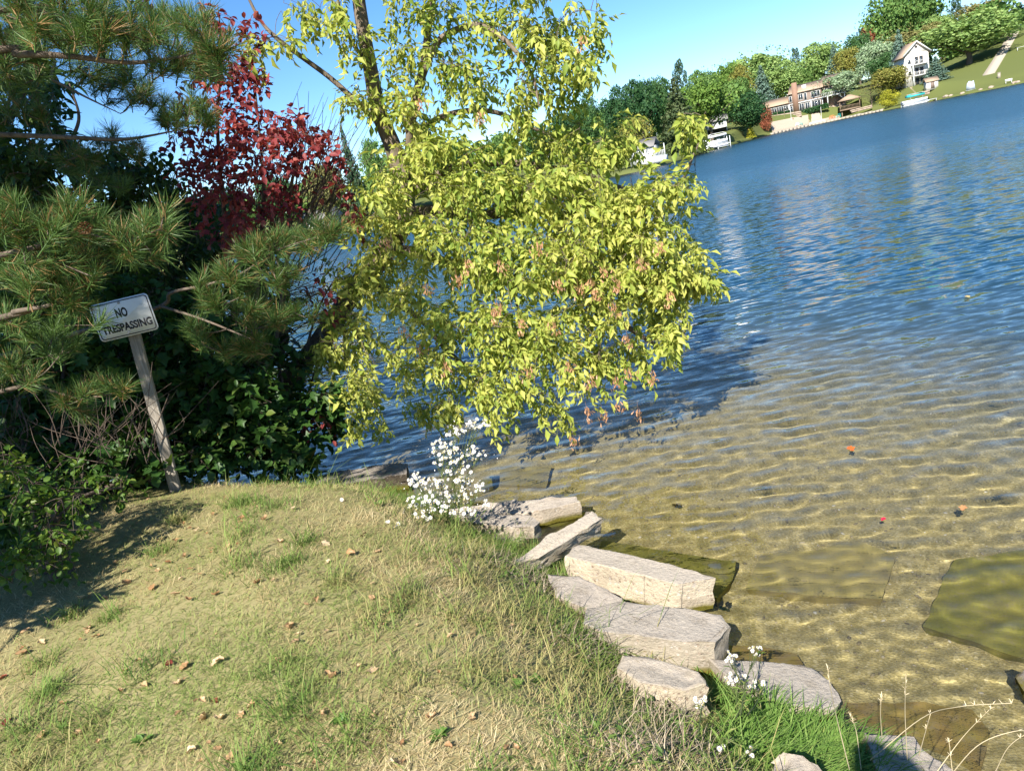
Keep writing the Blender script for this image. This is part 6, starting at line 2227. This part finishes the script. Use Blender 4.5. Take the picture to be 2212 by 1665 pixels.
lettering('NO', -.005, .040, .085, .070)
lettering('TRESPASSING', .002, -.062, .365, .058)
for zz in (.112, -.112):
    th = np.arange(10) * 2 * PI / 10
    g = G().prism([(.010 * math.cos(a), zz + .010 * math.sin(a)) for a in th], -.005, -.0003)
    o = g.build('bolt', mat('bolt_zinc', (.35, .34, .32), .4, .5), sg)
    o.matrix_local = MS

# ------------------------------------------------------------------ asters
m_petal = mat('white_petal', (.60, .58, .56), .7)
m_eye = mat('yellow_flower_centre', (.62, .47, .12), .8)
m_stem = mat('aster_stem', (.13, .16, .05), .7)


def flower_meshes():
    out = []
    for k in range(3):
        g = G()
        n = 13
        th = np.arange(n) * 2 * PI / n + rng.normal(size=n) * .1
        D = np.stack([np.cos(th), np.sin(th), .15 + .35 * rng.random(n)], -1)
        g.add(*scatter(leaflet([(0, .10, 0), (.5, .17, 0), (1, .05, 0)], .0, .1), frames(D), np.full(n, .0105), np.zeros((n, 3)) + [0, 0, .0]))
        V, fs = g.arrays()
        e = G().tube([(0, 0, .0005), (0, 0, .0035)], [.0040, .0032], 7)
        V2, fs2 = e.arrays()
        Vt = np.concatenate([V, V2])
        q = np.concatenate([fs[0], fs2[0] + len(V)])
        t = fs2[1] + len(V)
        mi = np.concatenate([np.zeros(len(fs[0])), np.ones(len(fs2[0]) + len(t))])
        out.append(mesh_from('flower', Vt, [q, t], [m_petal, m_eye], mi, True))
    return out


FLW = flower_meshes()


def aster(label, base, heads, scale=1.0, seed=0, lv=10):
    """heads: (px, py, rx, ry, Y, n)"""
    r = np.random.default_rng(seed)
    t = thing('aster_plant', label, 'wildflower', base)
    base = np.array(base)
    g = G()
    k = 0
    gl = G()
    for (x, y, rx, ry, Y, n) in heads:
        hub = Y_(x, y + ry * .9, Y)
        st = spline([base + r.normal(size=3) * [.03, .03, 0], (base + hub) / 2 + r.normal(size=3) * .03, hub], 6)
        g.tube(st, [.0032, .0015], 4, False)
        P = st[r.integers(2, len(st), lv)]
        D = r.normal(size=(lv, 3)) + [0, 0, .3]
        gl.add(*scatter(single(LF_LANCE, .05), frames(D), r.uniform(.5, 1.1, lv), P))
        for _ in range(n):
            while True:
                q = r.uniform(-1, 1, 2)
                if q @ q < 1:
                    break
            p = Y_(x + q[0] * rx, y + q[1] * ry, Y + r.normal() * .05)
            a = st[r.integers(len(st) // 2, len(st))]
            g.tube(spline([a, (a + p) / 2 + [0, 0, -.01], p], 3), [.0012, .0008], 3, False)
            o = link('flower', FLW[k % 3], t)
            k += 1
            d = np.array([[r.normal() * .5 - .25, -.6 + r.normal() * .4, .75]])
            R = frames(d, np.array([r.random() * 6]))[0]
            R = np.stack([R[:, 0], R[:, 2], R[:, 1]], -1)      # flower axis (local z) along d
            s = scale * (.8 + .45 * r.random())
            o.matrix_local = Matrix([[*(R[i] * s), p[i] - base[i]] for i in range(3)] + [[0, 0, 0, 1]])
    if len(heads) > 10:       # small half open heads between the open ones
        nb = 420
        hs_ = [heads[i] for i in r.integers(0, len(heads), nb)]
        P = np.array([Y_(h[0] + r.normal() * h[2] * .6, h[1] + r.normal() * h[3] * .7, h[4] + r.normal() * .05) for h in hs_])
        tb = leaflet([(0, .10, 0), (.5, .3, 0), (1, .12, 0)], .3, .1)
        gbud = G().add(*scatter(tb, frames(r.normal(size=(nb, 3)) * [.6, .6, .3] + [0, 0, .6]), r.uniform(.006, .012, nb), P))
        gbud.build('flower_buds', m_petal, t, True, True)['kind'] = 'stuff'
    g.build('stems', m_stem, t, False, True)['kind'] = 'stuff'
    gl.build('foliage', m_bank, t, False, True)['kind'] = 'stuff'
    return t


ab = pz(960, 1145, .30)
aster('tall white aster in full bloom at the water in the middle of the photo', ab,
      [(1030, 915, 30, 12, 4.35, 22), (985, 935, 22, 12, 4.35, 10), (960, 965, 32, 18, 4.35, 26), (1000, 975, 40, 14, 4.35, 14), (975, 1000, 40, 22, 4.35, 34), (1030, 980, 26, 12, 4.35, 16), (900, 1035, 22, 14, 4.3, 13), (930, 1045, 35, 18, 4.3, 30), (1000, 1030, 35, 18, 4.3, 25), (985, 1065, 40, 18, 4.3, 28),
       (1035, 1050, 16, 14, 4.3, 8), (915, 1085, 38, 20, 4.2, 28), (960, 1095, 36, 18, 4.2, 16), (1010, 1095, 26, 16, 4.2, 9), (1052, 1090, 10, 10, 4.2, 4), (905, 1115, 30, 12, 4.2, 10)], 1.2, 1)
aster('small sprig of white aster in grass left of the tall aster', pz(848, 1165, .42), [(852, 1135, 20, 14, 3.95, 8)], 1.15, 2, 5)
aster('tiny white flower sprig near the lawn crest left of the tall aster', pz(738, 1095, .55), [(737, 1080, 10, 9, 4.55, 6)], 1.2, 3, 4)
aster('white aster standing in long grass beside the flat grey slab', pz(1600, 1545, .40), [(1580, 1420, 14, 16, 2.75, 12), (1632, 1405, 16, 12, 2.75, 12), (1590, 1465, 24, 14, 2.7, 16), (1640, 1478, 28, 10, 2.65, 15)], .8, 4)
aster('white aster low in the weeds left of the long grass', pz(1515, 1570, .45), [(1512, 1515, 18, 16, 2.4, 16)], .75, 5)
aster('two tiny white daisies near the bottom edge under the long grass', pz(1590, 1640, .5), [(1558, 1610, 9, 8, 2.1, 4), (1625, 1622, 12, 10, 2.05, 5)], .75, 6)

# ------------------------------------------------------------------ weeds and seedlings
m_weed = leafmat('weed_leaf', [(0, (.07, .15, .025)), (.5, (.12, .22, .04)), (1, (.20, .30, .07))], .3)
m_yel = leafmat('yellow_seedling_leaf', [(0, (.42, .42, .05)), (1, (.55, .5, .08))], .4)
WEEDS = [(1450, 1580, .48, .13, 'broad leaved rosette left of the long grass'), (1545, 1590, .42, .09, 'single broad leaved weed at the foot of the long grass'), (1120, 1480, .66, .08, 'small weed rosette in the dry lawn below the slabs'), (740, 1560, .72, .09, 'green weed rosette near the bottom middle of the lawn'),
         (950, 1590, .7, .09, 'weed rosette at the bottom of the lawn right of centre'), (530, 1660, .73, .10, 'green weed at the bottom edge left of centre'), (310, 1605, .73, .10, 'pale weed rosette in the lower left lawn'), (820, 1090, .5, .09, 'green weed on the lawn crest left of the aster'), (1160, 1470, .62, .07, 'weed tuft beside the bank grass'), (1490, 1645, .5, .10, 'bright green weed at the bottom edge under the daisies'), (140, 1575, .74, .08, 'tiny green weed in the lower left corner lawn')]
for k, (x, y, z, s, lab) in enumerate(WEEDS):
    p = ground(x, y, .005)
    t = thing('weed_plant', lab, 'weed', p, k, 'weeds in the lawn')
    me = None
    n = 11
    for q in range(n):
        th = q * 2.4
        g = G().add(*scatter(single(LF_OVAL, s * .38, .2), frames(np.array([[math.cos(th), math.sin(th), .3 + .9 * rng.random()]])), np.array([.7 + .5 * rng.random()]), np.zeros((1, 3))))
        g.build('leaf', m_weed, t, True)
p = pz(968, 1222, .45)
p[2] = float(land_z(p[0], p[1]))
t = thing('yellow_seedling', 'seedling with three yellow leaves in the grass above the dry lawn', 'seedling', p)
hubp = Y_(966, 1208, p[1] - .02)
G().tube(spline([p, (p + hubp) / 2 + [.01, 0, 0], hubp], 4), .0018, 4).build('stem', m_stem, t, False, True)
for d in ((.9, -.2, .3), (-.7, -.5, .1), (.25, -.9, -.1), (.1, .3, .9)):
    G().add(*scatter(single(LF_OVAL, .055), frames(np.array([d])), np.array([1.0]), hubp[None])).build('leaf', m_yel, t, True, True)

# ------------------------------------------------------------------ fallen leaves
def dead_leaf(seed, curl, lob):
    r = np.random.default_rng(seed)
    V, Q = [], []
    nx, ny = 6, 8
    for j in range(ny):
        y = j / (ny - 1)
        w = (math.sin(PI * (.06 + .9 * y)) ** .8) * (1 + lob * math.sin(y * 14 + seed)) * .42 * (.75 + .5 * r.random())
        for i in range(nx):
            s = (i / (nx - 1) - .5) * 2
            z = curl * s * s * .35 + .22 * curl * math.sin(y * 4 + seed) + r.normal() * .04
            V.append((s * w * (1 - .25 * curl), y - .5, z + .02))
    ii = np.arange(nx * ny).reshape(ny, nx)
    Q = np.stack([ii[:-1, :-1], ii[:-1, 1:], ii[1:, 1:], ii[1:, :-1]], -1).reshape(-1, 4)
    return np.array(V), Q


m_dead = leafmat('fallen_leaf_tan', [(0, (.36, .20, .09)), (.45, (.52, .34, .18)), (1, (.66, .50, .32))], .2, objrand=True)
m_deadr = leafmat('fallen_leaf_red', [(0, (.16, .03, .025)), (1, (.28, .07, .04))], .2, objrand=True)
DLM = [dead_leaf(k, .25 + .22 * (k % 4), .38 if k % 2 else .15) for k in range(7)]
dms = [mesh_from('fallen_leaf', v, [q], [m_dead], None, True) for v, q in DLM]
dmr = [mesh_from('fallen_leaf', v, [q], [m_deadr], None, True) for v, q in DLM[:2]]
C8 = [(1090, 160), (1340, 95), (1460, 100), (700, 450), (495, 530), (575, 540), (140, 720), (485, 705), (530, 750), (230, 785), (120, 840), (690, 940), (1020, 915), (1190, 895), (1545, 885), (800, 1025), (1125, 1200), (1330, 1185), (1390, 1130), (1060, 1385), (1270, 1420), (1535, 1340), (2160, 1260), (2180, 1450), (2165, 620), (2090, 280), (1800, 240),
      (1940, 290), (1815, 340), (1550, 225), (970, 220), (1175, 72), (640, 340), (1265, 250), (1620, 40), (2060, 940), (1830, 965), (225, 1300), (970, 515), (1190, 515), (1425, 445), (2055, 535), (1600, 695), (1000, 435), (1330, 90), (450, 600), (840, 480), (350, 1120), (1700, 1210)]
RED8 = [(935, 900), (1185, 1110), (35, 1220), (10, 980), (2010, 190), (420, 590)]
LG = 'fallen leaves on the lawn'


def put_leaf(x, y, red, lab, k, size=None):
    p = ground(x, y, .018)
    o = link('fallen_leaf', (dmr if red else dms)[k % (2 if red else 7)])
    o.location = [float(c) for c in p]
    o.rotation_euler = (rng.normal() * .22, rng.normal() * .22, rng.random() * 6.28)
    s = size or rng.uniform(.028, .052)
    o.scale = (s, s, s)
    tag(o, lab, 'fallen leaf', LG)


ORD = ['first', 'second', 'third', 'fourth', 'fifth', 'sixth', 'seventh', 'eighth', 'ninth', 'tenth', 'eleventh', 'twelfth', 'thirteenth', 'fourteenth', 'fifteenth', 'sixteenth']
BANDS = [(0, 1130, 'along the top of the lawn below the thicket'), (1130, 1260, 'across the upper lawn'), (1260, 1390, 'across the middle of the lawn'), (1390, 1500, 'across the lower lawn'), (1500, 1580, 'just above the bottom edge of the lawn'), (1580, 1700, 'at the very bottom edge of the lawn')]
pts8 = [(.3906 * cx, 1080 + .3906 * cy) for cx, cy in C8]
for lo, hi, wd in BANDS:
    row = sorted(q for q in pts8 if lo <= q[1] < hi)
    for k, (x, y) in enumerate(row):
        put_leaf(x, y, False, 'curled tan leaf, ' + ORD[k] + ' from left ' + wd, k + int(lo))
for k, ((cx, cy), wd) in enumerate(zip(RED8, ('near the middle of the lower lawn', 'large, near the bottom middle of the lawn', 'at the lower left edge of the lawn', 'at the left edge of the lower lawn', 'near the top of the lawn left of the aster', 'at the edge of the dark pine shadow'))):
    put_leaf(.3906 * cx, 1080 + .3906 * cy, True, 'dark red fallen leaf ' + wd, k, .04)
# small leaf crumbs, too many and too small to tell apart
g = G()
for k in range(130):
    x, y = (rng.uniform(20, 1150), rng.uniform(1180, 1650)) if k < 70 else (rng.uniform(20, 620), rng.uniform(1060, 1240))
    p = ground(x, y, .022)
    v, q = DLM[k % 7]
    g.add(*scatter((v, q, np.zeros((0, 3), int)), frames(np.array([[*rng.normal(size=2), .2 * rng.normal()]])), np.array([rng.uniform(.015, .036)]), p[None]))
o = g.build('leaf_litter', leafmat('leaf_crumbs', [(0, (.28, .14, .06)), (.5, (.45, .29, .15)), (1, (.62, .46, .28))], .2), None, True)
tag(o, 'small brown leaf crumbs scattered over the whole lawn', 'leaf litter', kind='stuff')
# leaves on and under the water
for x, y, d, c_, s, lab in ((1838, 968, 0, (.65, .12, .02), .075, 'bright orange leaf floating on the lake at the right'), (1908, 1120, 0, (.50, .02, .05), .04, 'small crimson leaf floating on the shallow water'), (1458, 1090, .12, (.36, .14, .03), .06, 'orange brown leaf under water right of the slabs'),
                            (2080, 1096, .0, (.45, .22, .09), .06, 'pale brown leaf floating near the right edge'), (1734, 1517, .08, (.40, .2, .06), .04, 'small orange leaf under water by the flat slab'), (1560, 1312, .02, (.10, .13, .03), .05, 'green leaf in the water at the end of the long thick slab'), (2090, 640, 0, (.45, .35, .15), .08, 'tiny pale leaf floating far out on the lake')):
    p = atw(x, y, d) if d else pz(x, y, .004)
    o = link('floating_leaf', mesh_from('floating_leaf', DLM[1][0] * [1, 1, .3], [DLM[1][1]], [mat('wet_leaf', c_, .5)], None, True))
    o.location = [float(c) for c in p]
    o.rotation_euler = (0, 0, rng.random() * 6)
    o.scale = (s, s, s)
    tag(o, lab, 'leaf')

# ------------------------------------------------------------------ the photographer, standing behind the camera; only the shadow falls into the picture
def skinned(name, verts, edges, radii, m, parent, root=0, sub=2):
    me = bpy.data.meshes.new(name)
    me.from_pydata([tuple(v) for v in verts], edges, [])
    o = link(name + '_tmp', me)
    md = o.modifiers.new('skin', 'SKIN')
    for v, r in zip(me.skin_vertices[0].data, radii):
        v.radius = (r, r) if not isinstance(r, tuple) else r
    me.skin_vertices[0].data[root].use_root = True
    o.modifiers.new('sub', 'SUBSURF').levels = sub
    bpy.context.view_layer.update()
    m2 = bpy.data.meshes.new_from_object(o.evaluated_get(bpy.context.evaluated_depsgraph_get()))
    bpy.data.objects.remove(o)
    m2.materials.clear()
    m2.materials.append(m)
    for p in m2.polygons:
        p.use_smooth = True
    return link(name, m2, parent)


fx, fy = -.10, -.25
gz = float(land_z(fx, fy))
pe = thing('person', 'person standing behind the camera whose head shadow falls at the bottom right', 'person', (fx, fy, gz))
m_skin = mat('skin', (.45, .28, .2), .5)
m_shirt = mat('blue_shirt', (.08, .12, .22), .8)
m_trous = mat('dark_trousers', (.05, .05, .06), .9)
m_hair = mat('brown_hair', (.06, .04, .03), .7)
V, E_, Rr_ = [], [], []


def pt(p, r, prev=None):
    V.append(p)
    Rr_.append(r)
    if prev is not None:
        E_.append((prev, len(V) - 1))
    return len(V) - 1


hip = pt((0, 0, .92), (.16, .12))
wst = pt((0, 0, 1.08), (.14, .10), hip)
chs = pt((0, .0, 1.30), (.17, .12), wst)
nk0 = pt((0, .01, 1.46), (.08, .07), chs)
nk = pt((0, .02, 1.53), .055, nk0)
hd1 = pt((0, .035, 1.60), (.072, .085), nk)
hd2 = pt((0, .03, 1.68), (.08, .098), hd1)
pt((0, .02, 1.76), (.055, .065), hd2)
for s in (-1, 1):
    a = pt((s * .17, 0, 1.42), .06, chs)
    b_ = pt((s * .25, .10, 1.24), .045, a)
    c_ = pt((s * .22 + .05, .12, 1.40), .034, b_)
    h = pt((s * .09 + .10, .145, 1.50), .026, c_)
    pm_ = pt((s * .065 + .10, .155, 1.535), (.034, .018), h)
    for q, (dz, ln_) in enumerate(((.03, .06), (.012, .068), (-.006, .062), (-.022, .05))):
        f1 = pt((s * (.065 - .02) + .10, .165, 1.545 + dz), .0095, pm_)
        f2 = pt((s * (.065 - .02 - ln_ * .4) + .10, .170, 1.55 + dz), .0088, f1)
        pt((s * (.065 - .02 - ln_ * .75) + .10, .162, 1.552 + dz), .008, f2)
    t1 = pt((s * .075 + .10, .14, 1.57), .011, pm_)
    pt((s * .045 + .10, .132, 1.59), .009, t1)
    k1 = pt((s * .09, 0, .86), .095, hip)
    k2 = pt((s * .10, .02, .50), .062, k1)
    k3 = pt((s * .10, -.01, .10), .042, k2)
    k4 = pt((s * .105, .03, .045), .045, k3)
    pt((s * .12, .17, .035), .032, k4)
skinned('body', V, E_, Rr_, m_skin, pe)
skinned('shirt', [(0, 0, .90), (0, 0, 1.08), (0, 0, 1.30), (0, .01, 1.45), (.17, 0, 1.42), (.24, .09, 1.26), (-.17, 0, 1.42), (-.24, .09, 1.26)], [(0, 1), (1, 2), (2, 3), (2, 4), (4, 5), (2, 6), (6, 7)],
        [(.175, .135), (.155, .115), (.185, .135), (.09, .08), .075, .062, .075, .062], m_shirt, pe)
skinned('trousers', [(0, 0, .98), (0, 0, .90), (.09, 0, .80), (.10, .02, .50), (.10, -.01, .09), (-.09, 0, .80), (-.10, .02, .50), (-.10, -.01, .09)], [(0, 1), (1, 2), (2, 3), (3, 4), (1, 5), (5, 6), (6, 7)],
        [(.165, .125), (.17, .13), .105, .078, .065, .105, .078, .065], m_trous, pe)
skinned('hair', [(0, -.03, 1.62), (0, -.01, 1.71), (0, .03, 1.765)], [(0, 1), (1, 2)], [(.075, .06), (.09, .098), (.06, .075)], m_hair, pe)
for s in (-1, 1):
    G().tube([(s * .03, .122, 1.675), (s * .03, .134, 1.675)], [.011, .007], 8).build('eye', m_dark, pe, True)
G().tube([(0, .115, 1.68), (0, .135, 1.645), (0, .118, 1.635)], [.009, .015, .010], 6).build('nose', m_skin, pe, True)
ph = thing('phone', 'phone held up in both hands by the person behind the camera', 'phone', (0, -.108, gz + 1.55))
part(ph, 'case', m_dark, (-.075, .075, -.004, .004, -.036, .036))
part(ph, 'screen', m_glass, (-.07, .07, -.0055, -.0042, -.033, .033))
